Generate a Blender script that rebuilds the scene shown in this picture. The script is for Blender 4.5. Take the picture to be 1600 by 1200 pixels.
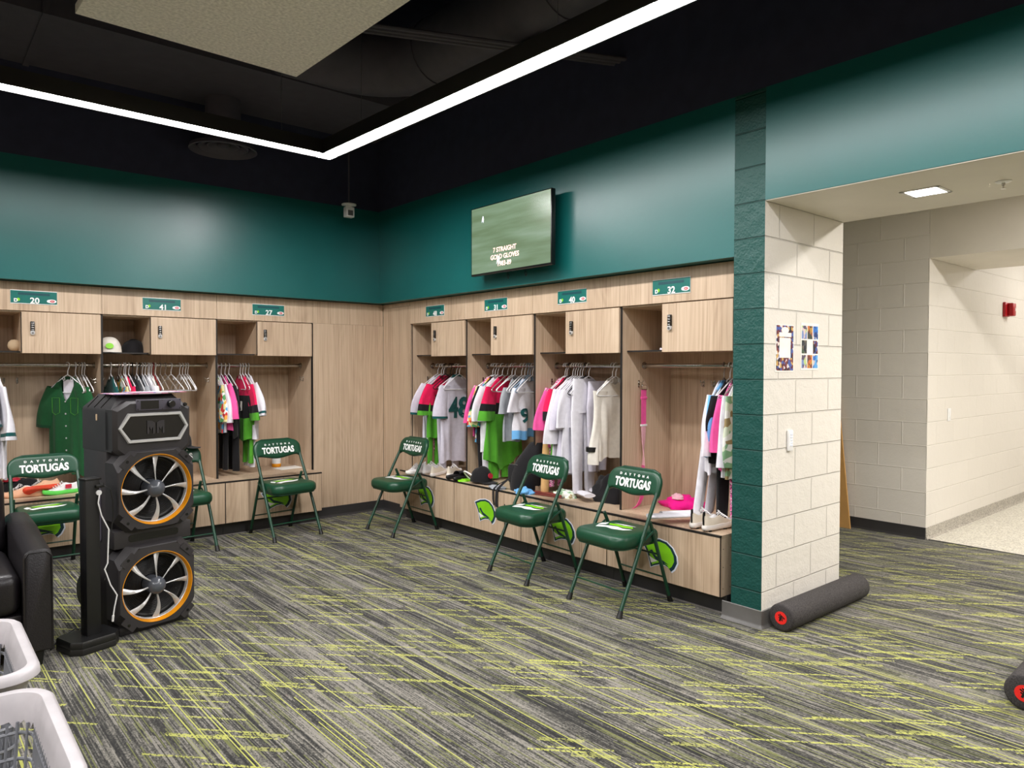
import bpy, bmesh, math, random
from mathutils import Vector, Matrix, noise as mnoise
PI = math.pi
R = math.radians
for o in list(bpy.data.objects):
    bpy.data.objects.remove(o)
scene = bpy.context.scene
COL = scene.collection
rnd = random.Random(7)

# ------------------------------------------------------------------ camera
cam_data = bpy.data.cameras.new('camera')
cam = bpy.data.objects.new('camera', cam_data)
COL.objects.link(cam)
cam_data.sensor_fit = 'HORIZONTAL'
cam_data.sensor_width = 36.0
cam_data.lens = 1121.986 / 1600 * 36.0
cam_data.clip_start = 0.05
_y, _p, _r = R(40.3266), R(-1.3422), R(0.0886)
F = Vector((math.sin(_y) * math.cos(_p), math.cos(_y) * math.cos(_p), math.sin(_p)))
Rt = Vector((math.cos(_y), -math.sin(_y), 0))
Up = Rt.cross(F)
Rt, Up = Rt * math.cos(_r) + Up * math.sin(_r), Up * math.cos(_r) - Rt * math.sin(_r)
mw = Matrix((Rt, Up, -F)).transposed().to_4x4()
mw.translation = Vector((-3.7242, -2.1821, 1.4926))
cam.matrix_world = mw
scene.camera = cam
scene.view_settings.view_transform = 'Standard'
scene.view_settings.look = 'None'
scene.view_settings.gamma = 1
scene.view_settings.use_curve_mapping = False
scene.view_settings.exposure = 1.23

# ------------------------------------------------------------------ world
w = bpy.data.worlds.new('world')
scene.world = w
w.use_nodes = True
w.node_tree.nodes['Background'].inputs[0].default_value = (0.9, 0.95, 1, 1)
w.node_tree.nodes['Background'].inputs[1].default_value = 0.02

# light levels (the fittings themselves are built further down)
LED_STRENGTH = 36.0
SIDE_STRENGTH = 50.0
CORRIDOR_STRENGTH = 9.0
DOWNLIGHT_STRENGTH = 14.0
ZF = 3.07          # height of the linear fixture


def srgb(r, g, b):
    f = lambda c: c / 12.92 if c <= 0.04045 else ((c + 0.055) / 1.055) ** 2.4
    return (f(r / 255), f(g / 255), f(b / 255), 1)


# ------------------------------------------------------------------ materials
MATS = {}


def nodes_of(name):
    m = bpy.data.materials.new(name)
    m.use_nodes = True
    nt = m.node_tree
    return m, nt, nt.nodes, nt.links, nt.nodes['Principled BSDF']


def N(nt, kind, **kw):
    n = nt.nodes.new(kind)
    for k, v in kw.items():
        setattr(n, k, v)
    return n


def mth(nt, op, a, b=None, c=None):
    n = nt.nodes.new('ShaderNodeMath')
    n.operation = op
    for i, v in enumerate((a, b, c)):
        if v is None:
            continue
        if isinstance(v, (int, float)):
            n.inputs[i].default_value = v
        else:
            nt.links.new(v, n.inputs[i])
    return n.outputs[0]


def mixc(nt, fac, a, b, mode='MIX'):
    n = nt.nodes.new('ShaderNodeMix')
    n.data_type = 'RGBA'
    n.blend_type = mode
    for s, v in ((n.inputs[0], fac), (n.inputs[6], a), (n.inputs[7], b)):
        if isinstance(v, (int, float, tuple)):
            s.default_value = v
        else:
            nt.links.new(v, s)
    return n.outputs[2]


def ramp(nt, fac, stops, interp='LINEAR'):
    n = nt.nodes.new('ShaderNodeValToRGB')
    n.color_ramp.interpolation = interp
    while len(n.color_ramp.elements) < len(stops):
        n.color_ramp.elements.new(0.5)
    for e, (p, c) in zip(n.color_ramp.elements, stops):
        e.position = p
        e.color = c
    nt.links.new(fac, n.inputs[0])
    return n.outputs[0]


def plain(name, col, rough=0.5, metal=0.0, nscale=0, namt=0.06, bump=0.0, bscale=200, spec=None, coat=0, sheen=0, trans=0, alpha=1):
    if name in MATS:
        return MATS[name]
    m, nt, ns, ln, b = nodes_of(name)
    tc = N(nt, 'ShaderNodeTexCoord')
    nz = N(nt, 'ShaderNodeTexNoise')
    nz.inputs['Scale'].default_value = nscale or 9
    nz.inputs['Detail'].default_value = 5
    ln.new(tc.outputs['Object'], nz.inputs['Vector'])
    c2 = tuple(max(0, v * (1 - namt * 2)) for v in col[:3]) + (1,)
    c3 = tuple(min(1, v * (1 + namt)) for v in col[:3]) + (1,)
    ln.new(ramp(nt, nz.outputs[0], [(0.3, c2), (0.7, c3)]), b.inputs['Base Color'])
    b.inputs['Roughness'].default_value = rough
    b.inputs['Metallic'].default_value = metal
    if spec is not None:
        b.inputs['Specular IOR Level'].default_value = spec
    if coat:
        b.inputs['Coat Weight'].default_value = coat
        b.inputs['Coat Roughness'].default_value = 0.2
    if sheen:
        b.inputs['Sheen Weight'].default_value = sheen
    if trans:
        b.inputs['Transmission Weight'].default_value = trans
    if bump:
        n2 = N(nt, 'ShaderNodeTexNoise')
        n2.inputs['Scale'].default_value = bscale
        n2.inputs['Detail'].default_value = 3
        ln.new(tc.outputs['Object'], n2.inputs['Vector'])
        bp = N(nt, 'ShaderNodeBump')
        bp.inputs['Strength'].default_value = bump
        bp.inputs['Distance'].default_value = 0.004
        ln.new(n2.outputs[0], bp.inputs['Height'])
        ln.new(bp.outputs[0], b.inputs['Normal'])
    MATS[name] = m
    return m


def emis(name, col, strength):
    m, nt, ns, ln, b = nodes_of(name)
    b.inputs['Base Color'].default_value = (0.8, 0.8, 0.8, 1)
    b.inputs['Emission Color'].default_value = col
    b.inputs['Emission Strength'].default_value = strength
    MATS[name] = m
    return m


def wood_mat():
    m, nt, ns, ln, b = nodes_of('wood laminate')
    tc = N(nt, 'ShaderNodeTexCoord')
    oi = N(nt, 'ShaderNodeObjectInfo')
    ad = N(nt, 'ShaderNodeVectorMath', operation='ADD')
    ln.new(tc.outputs['Object'], ad.inputs[0])
    cx = N(nt, 'ShaderNodeCombineXYZ')
    r10 = mth(nt, 'MULTIPLY', oi.outputs['Random'], 37.0)
    for i in range(3):
        ln.new(r10, cx.inputs[i])
    ln.new(cx.outputs[0], ad.inputs[1])

    def stretched(sx, sz, scale, detail, dist=0.0):
        mp = N(nt, 'ShaderNodeMapping')
        mp.inputs['Scale'].default_value = (sx, sx, sz)
        ln.new(ad.outputs[0], mp.inputs['Vector'])
        nz = N(nt, 'ShaderNodeTexNoise')
        nz.inputs['Scale'].default_value = scale
        nz.inputs['Detail'].default_value = detail
        nz.inputs['Distortion'].default_value = dist
        ln.new(mp.outputs[0], nz.inputs['Vector'])
        return nz.outputs[0]
    broad = stretched(5, 0.35, 1.6, 3, 0.3)
    fine = stretched(60, 1.2, 1.5, 4, 0.1)
    # cathedral figure: contour lines of a stretched noise
    cath = stretched(2.6, 0.36, 1.2, 1, 0.1)
    rings = mth(nt, 'FRACT', mth(nt, 'MULTIPLY', cath, 22.0))
    line = mth(nt, 'SMOOTH_MIN', rings, mth(nt, 'SUBTRACT', 1.0, rings), 0.1)
    ridge = mth(nt, 'MULTIPLY', line, 2.0)
    v = mth(nt, 'ADD', mth(nt, 'MULTIPLY', broad, 0.40), mth(nt, 'MULTIPLY', fine, 0.55))
    v = mth(nt, 'ADD', v, mth(nt, 'MULTIPLY', ridge, 0.07))
    c = ramp(nt, v, [(0.30, srgb(156, 132, 109)), (0.46, srgb(186, 162, 137)), (0.58, srgb(198, 175, 150)), (0.74, srgb(209, 188, 164))])
    ln.new(c, b.inputs['Base Color'])
    b.inputs['Roughness'].default_value = 0.42
    bp = N(nt, 'ShaderNodeBump')
    bp.inputs['Strength'].default_value = 0.08
    bp.inputs['Distance'].default_value = 0.001
    ln.new(fine, bp.inputs['Height'])
    ln.new(bp.outputs[0], b.inputs['Normal'])
    MATS['wood'] = m
    return m


def cmu_mat(name, axis, col, off, mortar_dark=0.82, rough=0.5, pit=1.0, groove=1.0, bw=0.4064):
    """painted concrete block; axis = which world axis runs along the wall"""
    m, nt, ns, ln, b = nodes_of(name)
    tc = N(nt, 'ShaderNodeTexCoord')
    sp = N(nt, 'ShaderNodeSeparateXYZ')
    ln.new(tc.outputs['Object'], sp.inputs[0])
    cb = N(nt, 'ShaderNodeCombineXYZ')
    ln.new(mth(nt, 'ADD', sp.outputs[axis], off), cb.inputs[0])
    ln.new(sp.outputs[2], cb.inputs[1])
    br = N(nt, 'ShaderNodeTexBrick')
    br.offset = 0.5
    br.inputs['Scale'].default_value = 1.0
    br.inputs['Brick Width'].default_value = bw
    br.inputs['Row Height'].default_value = 0.2032
    br.inputs['Mortar Size'].default_value = 0.005
    br.inputs['Mortar Smooth'].default_value = 0.6
    ln.new(cb.outputs[0], br.inputs['Vector'])
    c1 = tuple(v * 0.985 for v in col[:3]) + (1,)
    c2 = tuple(min(1, v * 1.015) for v in col[:3]) + (1,)
    mc = tuple(v * mortar_dark for v in col[:3]) + (1,)
    br.inputs['Color1'].default_value = c1
    br.inputs['Color2'].default_value = c2
    br.inputs['Mortar'].default_value = mc
    ln.new(br.outputs['Color'], b.inputs['Base Color'])
    b.inputs['Roughness'].default_value = rough
    n1 = N(nt, 'ShaderNodeTexNoise')
    n1.inputs['Scale'].default_value = 75
    n1.inputs['Detail'].default_value = 4
    ln.new(tc.outputs['Object'], n1.inputs['Vector'])
    n2 = N(nt, 'ShaderNodeTexNoise')
    n2.inputs['Scale'].default_value = 14
    n2.inputs['Detail'].default_value = 3
    ln.new(tc.outputs['Object'], n2.inputs['Vector'])
    h = mth(nt, 'ADD', mth(nt, 'MULTIPLY', n1.outputs[0], 0.22 * pit), mth(nt, 'MULTIPLY', n2.outputs[0], 0.5 * pit))
    h = mth(nt, 'SUBTRACT', h, mth(nt, 'MULTIPLY', br.outputs['Fac'], 1.6 * groove))
    bp = N(nt, 'ShaderNodeBump')
    bp.inputs['Strength'].default_value = 0.9
    bp.inputs['Distance'].default_value = 0.011
    ln.new(h, bp.inputs['Height'])
    ln.new(bp.outputs[0], b.inputs['Normal'])
    MATS[name] = m
    return m


def carpet_mat():
    m, nt, ns, ln, b = nodes_of('carpet tile')
    tc = N(nt, 'ShaderNodeTexCoord')
    sp = N(nt, 'ShaderNodeSeparateXYZ')
    ln.new(tc.outputs['Object'], sp.inputs[0])
    X, Y = sp.outputs[0], sp.outputs[1]

    def rot(ang):
        ca, sa = math.cos(ang), math.sin(ang)
        u = mth(nt, 'ADD', mth(nt, 'MULTIPLY', X, ca), mth(nt, 'MULTIPLY', Y, sa))
        v = mth(nt, 'ADD', mth(nt, 'MULTIPLY', X, -sa), mth(nt, 'MULTIPLY', Y, ca))
        return u, v

    def wn1(x):
        n = N(nt, 'ShaderNodeTexWhiteNoise', noise_dimensions='1D')
        ln.new(x, n.inputs['W'])
        return n.outputs['Value']

    def wn2(x, y, k=0.0):
        c = N(nt, 'ShaderNodeCombineXYZ')
        ln.new(x, c.inputs[0])
        ln.new(y, c.inputs[1])
        c.inputs[2].default_value = k
        n = N(nt, 'ShaderNodeTexWhiteNoise', noise_dimensions='3D')
        ln.new(c.outputs[0], n.inputs['Vector'])
        return n.outputs['Value']

    def streak(u, v, width, length, seed):
        """random value per streak; columns across v, segments along u"""
        i = mth(nt, 'FLOOR', mth(nt, 'DIVIDE', mth(nt, 'ADD', v, seed), width))
        offs = mth(nt, 'MULTIPLY', wn1(mth(nt, 'ADD', i, seed * 3.1)), 9.0)
        j = mth(nt, 'FLOOR', mth(nt, 'DIVIDE', mth(nt, 'ADD', u, offs), length))
        return wn2(i, j, seed), mth(nt, 'FRACT', mth(nt, 'DIVIDE', mth(nt, 'ADD', v, seed), width))
    u1, v1 = rot(R(-89))
    yarn, yf = streak(u1, v1, 0.0048, 0.33, 1.0)       # single tuft rows
    mid, _ = streak(u1, v1, 0.0125, 0.75, 2.0)
    band, _ = streak(u1, v1, 0.052, 0.8, 3.0)
    band2, _ = streak(u1, v1, 0.115, 0.5, 4.7)
    g = mth(nt, 'ADD', mth(nt, 'MULTIPLY', yarn, 0.40), mth(nt, 'MULTIPLY', mid, 0.28))
    g = mth(nt, 'ADD', g, mth(nt, 'ADD', mth(nt, 'MULTIPLY', band, 0.22), mth(nt, 'MULTIPLY', band2, 0.10)))
    # the tufts themselves: fine dark gaps between rows
    tuft = N(nt, 'ShaderNodeTexNoise')
    tuft.inputs['Scale'].default_value = 260
    tuft.inputs['Detail'].default_value = 1
    ln.new(tc.outputs['Object'], tuft.inputs['Vector'])
    cell, _ = streak(u1, v1, 0.0048, 0.0085, 5.3)
    g = mth(nt, 'ADD', g, mth(nt, 'MULTIPLY', mth(nt, 'SUBTRACT', cell, 0.5), 0.26))
    g = mth(nt, 'ADD', g, mth(nt, 'MULTIPLY', mth(nt, 'SUBTRACT', tuft.outputs[0], 0.5), 0.12))
    base = ramp(nt, g, [(0.22, srgb(18, 18, 18)), (0.40, srgb(47, 46, 43)), (0.55, srgb(81, 79, 73)), (0.78, srgb(126, 122, 114))])
    lime = srgb(164, 166, 82)
    lime2 = srgb(112, 116, 62)
    # long thin lime lines along the main direction
    l1, f1 = streak(u1, v1, 0.0052, 1.5, 6.0)
    m1 = mth(nt, 'LESS_THAN', l1, 0.038)
    # fine greenish yarns mixed in
    l3, _ = streak(u1, v1, 0.0048, 0.22, 8.0)
    m3 = mth(nt, 'MULTIPLY', mth(nt, 'LESS_THAN', l3, 0.12), 0.6)
    # broken diagonal dashes, cut by the tuft rows
    u2, v2 = rot(R(-47))
    v2 = mth(nt, 'ADD', v2, mth(nt, 'MULTIPLY', cell, 0.006))
    l2, f2 = streak(u2, v2, 0.012, 0.27, 11.0)
    dash = mth(nt, 'LESS_THAN', l2, 0.07)
    cut = mth(nt, 'GREATER_THAN', mth(nt, 'ADD', cell, mth(nt, 'MULTIPLY', yarn, 0.3)), 0.42)
    m2 = mth(nt, 'MULTIPLY', dash, mth(nt, 'ADD', mth(nt, 'MULTIPLY', cut, 0.75), 0.1))
    l4, f4 = streak(u2, v2, 0.026, 0.19, 17.0)
    m4 = mth(nt, 'MULTIPLY', mth(nt, 'MULTIPLY', mth(nt, 'LESS_THAN', l4, 0.035), cut), 0.5)
    c = mixc(nt, m3, base, lime2)
    c = mixc(nt, mth(nt, 'MAXIMUM', m2, m4), c, lime)
    c = mixc(nt, mth(nt, 'MULTIPLY', m1, 0.92), c, lime)
    ln.new(c, b.inputs['Base Color'])
    b.inputs['Roughness'].default_value = 0.95
    b.inputs['Specular IOR Level'].default_value = 0.15
    b.inputs['Sheen Weight'].default_value = 0.15
    bp = N(nt, 'ShaderNodeBump')
    bp.inputs['Strength'].default_value = 0.5
    bp.inputs['Distance'].default_value = 0.003
    ln.new(mth(nt, 'ADD', tuft.outputs[0], mth(nt, 'MULTIPLY', yarn, 0.5)), bp.inputs['Height'])
    ln.new(bp.outputs[0], b.inputs['Normal'])
    MATS['carpet'] = m


def speckle(name, base, dots, rough, scale=260):
    m, nt, ns, ln, b = nodes_of(name)
    tc = N(nt, 'ShaderNodeTexCoord')
    vo = N(nt, 'ShaderNodeTexVoronoi')
    vo.inputs['Scale'].default_value = scale
    ln.new(tc.outputs['Object'], vo.inputs['Vector'])
    sx = N(nt, 'ShaderNodeSeparateColor')
    ln.new(vo.outputs['Color'], sx.inputs[0])
    stops = [(0.0, dots[0]), (0.18, dots[0]), (0.3, base), (0.8, base), (0.95, dots[1])]
    ln.new(ramp(nt, sx.outputs[0], stops), b.inputs['Base Color'])
    b.inputs['Roughness'].default_value = rough
    MATS[name] = m
    return m


def patches(name, cols, scale, rough=0.8, stretch=(1, 1, 1), kind='VORONOI'):
    """patterned cloth or print: random patches from a list of colours"""
    m, nt, ns, ln, b = nodes_of(name)
    tc = N(nt, 'ShaderNodeTexCoord')
    mp = N(nt, 'ShaderNodeMapping')
    mp.inputs['Scale'].default_value = stretch
    ln.new(tc.outputs['Object'], mp.inputs['Vector'])
    vo = N(nt, 'ShaderNodeTexVoronoi')
    vo.inputs['Scale'].default_value = scale
    ln.new(mp.outputs[0], vo.inputs['Vector'])
    sx = N(nt, 'ShaderNodeSeparateColor')
    ln.new(vo.outputs['Color'], sx.inputs[0])
    n = len(cols)
    ln.new(ramp(nt, sx.outputs[0], [(i / n, c) for i, c in enumerate(cols)], 'CONSTANT'), b.inputs['Base Color'])
    b.inputs['Roughness'].default_value = rough
    MATS[name] = m
    return m


wood_mat()
carpet_mat()
CREAM = srgb(220, 215, 207)
cmu_mat('block cream x', 0, CREAM, -0.157, 0.93)
cmu_mat('block teal y', 1, srgb(2, 68, 62), 0.10, 0.72, rough=0.5, pit=1.6, bw=40.0)
cmu_mat('block cream y', 1, CREAM, -0.2258, 1.12, groove=-0.2, pit=0.4)  # mortar lighter than the block, joint highlights painted in
cmu_mat('block cream d', 0, CREAM, -3.0388 - 0.008, 1.06, pit=0.4, groove=0.2)  # pale joints here too, their highlight put into the colour
speckle('terrazzo', srgb(205, 201, 188), (srgb(170, 165, 155), srgb(225, 222, 212)), 0.35, 90)
speckle('terrazzo cove', srgb(168, 162, 152), (srgb(130, 125, 118), srgb(195, 190, 180)), 0.4, 120)
plain('teal paint', srgb(14, 92, 90), 0.33, nscale=3, namt=0.03, bump=0.10, bscale=30, spec=0.6)
plain('ceiling black and wall shade', srgb(54, 56, 76), 0.7, spec=0.15)  # real black of the ceiling, also painted shade on the upper walls
plain('duct black', srgb(80, 76, 86), 0.6, spec=0.3)
plain('cream paint', srgb(220, 214, 203), 0.55, nscale=4, namt=0.02)
plain('black edge', srgb(30, 27, 26), 0.4)
plain('rubber grey', srgb(92, 90, 88), 0.45)
plain('rubber charcoal', srgb(46, 45, 46), 0.45)
plain('toe strip', srgb(150, 145, 140), 0.4)
plain('white plastic', srgb(235, 235, 235), 0.35)
plain('hanger white', srgb(232, 231, 233), 0.35)
plain('hanger clear', srgb(150, 140, 132), 0.15, spec=0.8)
plain('hanger black', srgb(25, 25, 27), 0.4)
plain('hanger blue', srgb(150, 175, 200), 0.4)
plain('hanger red', srgb(150, 35, 50), 0.4)
plain('chrome', srgb(190, 186, 180), 0.22, metal=1.0)
plain('brushed steel', srgb(150, 148, 146), 0.35, metal=1.0)
plain('silver plastic', srgb(205, 205, 205), 0.3, metal=0.25)
plain('chair green', srgb(16, 66, 44), 0.38, spec=0.5, bump=0.05, bscale=300)
plain('chair metal', srgb(14, 60, 42), 0.3, spec=0.6)
plain('black rubber', srgb(18, 18, 18), 0.45)
plain('white print', srgb(240, 240, 238), 0.6)
plain('lime print', srgb(128, 205, 20), 0.5)
plain('navy print', srgb(12, 52, 62), 0.5)
plain('pale border', srgb(222, 228, 242), 0.4)
plain('plaque teal', srgb(18, 104, 96), 0.3)
plain('plaque dark', srgb(14, 70, 78), 0.35)
plain('red print', srgb(196, 40, 62), 0.5)
plain('speaker black', srgb(48, 45, 47), 0.5, bump=0.12, bscale=500)
plain('speaker gloss', srgb(16, 16, 18), 0.2)
plain('cone black', srgb(20, 19, 19), 0.5)
plain('hub grey', srgb(82, 86, 94), 0.25, spec=0.6)
plain('orange ring', srgb(232, 150, 10), 0.4)
plain('leather black', srgb(26, 23, 26), 0.38, bump=0.25, bscale=160, spec=0.5)
plain('stand black', srgb(22, 22, 23), 0.4)
plain('foam', srgb(58, 54, 54), 0.85, nscale=160, namt=0.35, bump=0.5, bscale=220)
plain('label red', srgb(228, 34, 28), 0.5)
plain('alarm red', srgb(168, 12, 26), 0.35)
plain('basket white', srgb(190, 185, 188), 0.42)
plain('basket grey', srgb(126, 128, 134), 0.35)
plain('acoustic felt', srgb(240, 236, 230), 0.95, nscale=60, namt=0.12, bump=0.3, bscale=150)
plain('tv black', srgb(18, 18, 19), 0.25)
plain('paper', srgb(238, 236, 230), 0.7)
plain('plywood', srgb(196, 150, 88), 0.6)
plain('bat wood', srgb(222, 178, 120), 0.4)
plain('shoe cream', srgb(226, 214, 196), 0.7, bump=0.15)
plain('shoe white', srgb(232, 230, 230), 0.6)
plain('shoe sole', srgb(238, 232, 228), 0.6)
plain('shoe orange', srgb(214, 66, 34), 0.6)
plain('shoe peach', srgb(226, 176, 142), 0.7)
plain('belt brown', srgb(120, 52, 44), 0.45)
plain('shoe green', srgb(96, 214, 88), 0.5)
plain('hanging tan', srgb(196, 172, 140), 0.8)
FAB = dict(white=(226, 224, 232), offwhite=(226, 221, 212), grey=(160, 164, 170), lavender=(212, 208, 222), black=(22, 21, 24),
           pink=(236, 86, 158), hotpink=(226, 24, 84), lime=(84, 164, 46), green=(18, 78, 40), dgreen=(14, 62, 34),
           teal=(22, 84, 84), blue=(112, 178, 232), magenta=(236, 20, 140), palepink=(240, 184, 200))
for k, v in FAB.items():
    plain('cloth ' + k, srgb(*v), 0.85, nscale=30, namt=0.04, bump=0.12, bscale=420, sheen=0.1, spec=0.25)
patches('cloth floral', [srgb(90, 160, 200), srgb(214, 206, 150), srgb(196, 50, 50), srgb(226, 226, 220), srgb(80, 150, 90), srgb(226, 160, 70)], 28)
patches('cloth stripe pink', [srgb(226, 90, 160), srgb(240, 220, 230), srgb(60, 24, 44), srgb(226, 90, 160)], 120, stretch=(1, 1, 2.4))
patches('cloth camo', [srgb(206, 214, 190), srgb(130, 170, 130), srgb(226, 226, 220), srgb(150, 130, 90)], 24)
patches('photo print', [srgb(90, 30, 44), srgb(30, 32, 44), srgb(200, 160, 90), srgb(70, 90, 160), srgb(220, 210, 210), srgb(120, 60, 60)], 55)
patches('photo blue', [srgb(50, 110, 190), srgb(30, 60, 120), srgb(90, 160, 220), srgb(200, 190, 190)], 38)
patches('photo orange', [srgb(200, 110, 60), srgb(60, 70, 60), srgb(180, 140, 60), srgb(120, 60, 50)], 40)
patches('photo dark', [srgb(50, 54, 60), srgb(30, 34, 44), srgb(110, 100, 90), srgb(70, 90, 70)], 40)
patches('photo pale', [srgb(120, 140, 190), srgb(210, 190, 190), srgb(90, 80, 100), srgb(180, 200, 130)], 40)
patches('magazine', [srgb(190, 120, 140), srgb(200, 190, 196), srgb(120, 110, 160), srgb(170, 150, 158)], 9, rough=0.4, stretch=(1, 3, 1))
emis('led lens', (1.0, 0.975, 0.965, 1), LED_STRENGTH)
emis('side lens', (1.0, 0.955, 0.90, 1), SIDE_STRENGTH)
emis('corridor lens', (1.0, 0.955, 0.90, 1), CORRIDOR_STRENGTH)
emis('downlight lens', (1.0, 0.97, 0.93, 1), DOWNLIGHT_STRENGTH)


def screen_mat():
    m, nt, ns, ln, b = nodes_of('tv picture')
    tc = N(nt, 'ShaderNodeTexCoord')
    mp = N(nt, 'ShaderNodeMapping')
    mp.inputs['Rotation'].default_value = (R(62), 0, 0)
    mp.inputs['Scale'].default_value = (1, 1.2, 12)
    ln.new(tc.outputs['Object'], mp.inputs['Vector'])
    nz = N(nt, 'ShaderNodeTexNoise')
    nz.inputs['Scale'].default_value = 1.5
    nz.inputs['Detail'].default_value = 2
    ln.new(mp.outputs[0], nz.inputs['Vector'])
    c = ramp(nt, nz.outputs[0], [(0.3, srgb(96, 116, 84)), (0.55, srgb(112, 134, 106)), (0.75, srgb(126, 146, 124))])
    ln.new(c, b.inputs['Emission Color'])
    b.inputs['Emission Strength'].default_value = 0.55
    b.inputs['Base Color'].default_value = (0.01, 0.01, 0.01, 1)
    b.inputs['Roughness'].default_value = 0.25
    MATS['tv picture'] = m


screen_mat()
emis('tv caption', srgb(226, 100, 30), 0.55)
emis('tv figure', srgb(190, 200, 230), 0.5)


# ------------------------------------------------------------------ mesh builder
class MB:
    def __init__(self):
        self.v, self.f, self.m = [], [], []

    def add(self, vs, fs, mi=0, M=None):
        o = len(self.v)
        for p in vs:
            p = Vector(p)
            self.v.append(M @ p if M is not None else p)
        for i, f in enumerate(fs):
            self.f.append([a + o for a in f])
            self.m.append(mi[i] if isinstance(mi, (list, tuple)) else mi)
        return self

    def box(self, lo, hi, mi=0, bevel=0.0, M=None, seg=2):
        bm = bmesh.new()
        bmesh.ops.create_cube(bm, size=1)
        c = [(a + b) / 2 for a, b in zip(lo, hi)]
        s = [abs(b - a) for a, b in zip(lo, hi)]
        for v in bm.verts:
            v.co = Vector((c[0] + v.co.x * s[0], c[1] + v.co.y * s[1], c[2] + v.co.z * s[2]))
        if bevel:
            bevel = min(bevel, min(s) * 0.49)
            bmesh.ops.bevel(bm, geom=list(bm.edges), offset=bevel, segments=seg, profile=0.5, affect='EDGES')
        self.from_bm(bm, mi, M)
        return self

    def from_bm(self, bm, mi=0, M=None):
        bm.verts.index_update()
        self.add([v.co.copy() for v in bm.verts], [[v.index for v in f.verts] for f in bm.faces], mi, M)
        bm.free()

    def prism(self, poly, z0, z1, mi=0, M=None, bevel=0.0, top=None):
        """poly in XY, extruded z0..z1 (M may turn it); top = other outline at z1"""
        n = len(poly)
        t = top or poly
        vs = [(x, y, z0) for x, y in poly] + [(x, y, z1) for x, y in t]
        fs = [list(range(n - 1, -1, -1)), list(range(n, 2 * n))]
        fs += [[i, (i + 1) % n, n + (i + 1) % n, n + i] for i in range(n)]
        if bevel:
            bm = bmesh.new()
            bv = [bm.verts.new(p) for p in vs]
            for f in fs:
                bm.faces.new([bv[i] for i in f])
            bmesh.ops.bevel(bm, geom=list(bm.edges), offset=bevel, segments=2, profile=0.5, affect='EDGES')
            self.from_bm(bm, mi, M)
        else:
            self.add(vs, fs, mi, M)
        return self

    def loft(self, rings, mi=0, cap=(True, True), M=None, closed=True, mats=None):
        n = len(rings[0])
        vs = [p for r in rings for p in r]
        fs, ms = [], []
        for k in range(len(rings) - 1):
            for i in range(n if closed else n - 1):
                a, b2 = k * n + i, k * n + (i + 1) % n
                fs.append([a, b2, b2 + n, a + n])
                ms.append(mats[k] if mats else mi)
        if cap[0]:
            fs.append(list(range(n - 1, -1, -1)))
            ms.append(mats[0] if mats else mi)
        if cap[1]:
            fs.append([(len(rings) - 1) * n + i for i in range(n)])
            ms.append(mats[-1] if mats else mi)
        return self.add(vs, fs, ms, M)

    def tube(self, pts, r, n=8, mi=0, M=None, cap=True):
        pts = [Vector(p) for p in pts]
        rs = r if isinstance(r, (list, tuple)) else [r] * len(pts)
        rings = []
        prev = None
        for i, p in enumerate(pts):
            d = (pts[min(i + 1, len(pts) - 1)] - pts[max(i - 1, 0)])
            if d.length < 1e-9:
                d = Vector((0, 0, 1))
            d.normalize()
            if prev is None:
                a = d.cross(Vector((0, 0, 1)))
                if a.length < 1e-3:
                    a = d.cross(Vector((1, 0, 0)))
            else:
                a = prev - d * prev.dot(d)
            a.normalize()
            prev = a
            b2 = d.cross(a)
            rings.append([p + (a * math.cos(2 * PI * k / n) + b2 * math.sin(2 * PI * k / n)) * rs[i] for k in range(n)])
        return self.loft(rings, mi, (cap, cap), M)

    def lathe(self, prof, n=32, mi=0, M=None, mats=None, caps=(False, False)):
        rings = [[Vector((r * math.cos(2 * PI * k / n), r * math.sin(2 * PI * k / n), z)) for k in range(n)] for r, z in prof]
        return self.loft(rings, mi, caps, M, mats=mats)

    def build(self, name, mats, parent=None, loc=(0, 0, 0), rotz=0, smooth=True, angle=35, recalc=True):
        me = bpy.data.meshes.new(name)
        me.from_pydata([tuple(p) for p in self.v], [], self.f)
        if isinstance(mats, str):
            mats = [mats]
        for m in mats:
            me.materials.append(MATS[m])
        me.polygons.foreach_set('material_index', self.m)
        if recalc:
            bm = bmesh.new()
            bm.from_mesh(me)
            bmesh.ops.recalc_face_normals(bm, faces=bm.faces)
            bm.to_mesh(me)
            bm.free()
        if smooth:
            me.polygons.foreach_set('use_smooth', [True] * len(me.polygons))
            me.set_sharp_from_angle(angle=R(angle))
        me.update()
        o = bpy.data.objects.new(name, me)
        COL.objects.link(o)
        o.parent = parent
        o.location = loc
        o.rotation_euler = (0, 0, rotz)
        return o


def thing(name, label, cat, loc=(0, 0, 0), rotz=0, group=None, rot=None):
    o = bpy.data.objects.new(name, None)
    COL.objects.link(o)
    o.empty_display_size = 0.05
    o.location = loc
    o.rotation_euler = rot or (0, 0, rotz)
    o['label'] = label
    o['category'] = cat
    if group:
        o['group'] = group
    return o


def tag(o, label, cat, group=None, kind=None):
    o['label'] = label
    o['category'] = cat
    if group:
        o['group'] = group
    if kind:
        o['kind'] = kind
    return o


def struct(o, label=None):
    o['kind'] = 'structure'
    if label:
        o['label'] = label
    return o


def dup(root, loc, rotz=0, label=None, group=None):
    def rec(o, par):
        c = o.copy()
        COL.objects.link(c)
        c.parent = par
        for ch in list(o.children):
            rec(ch, c)
        return c
    r = rec(root, None)
    r.location = loc
    r.rotation_euler = (0, 0, rotz)
    if label:
        r['label'] = label
    if group:
        r['group'] = group
    return r


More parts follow.
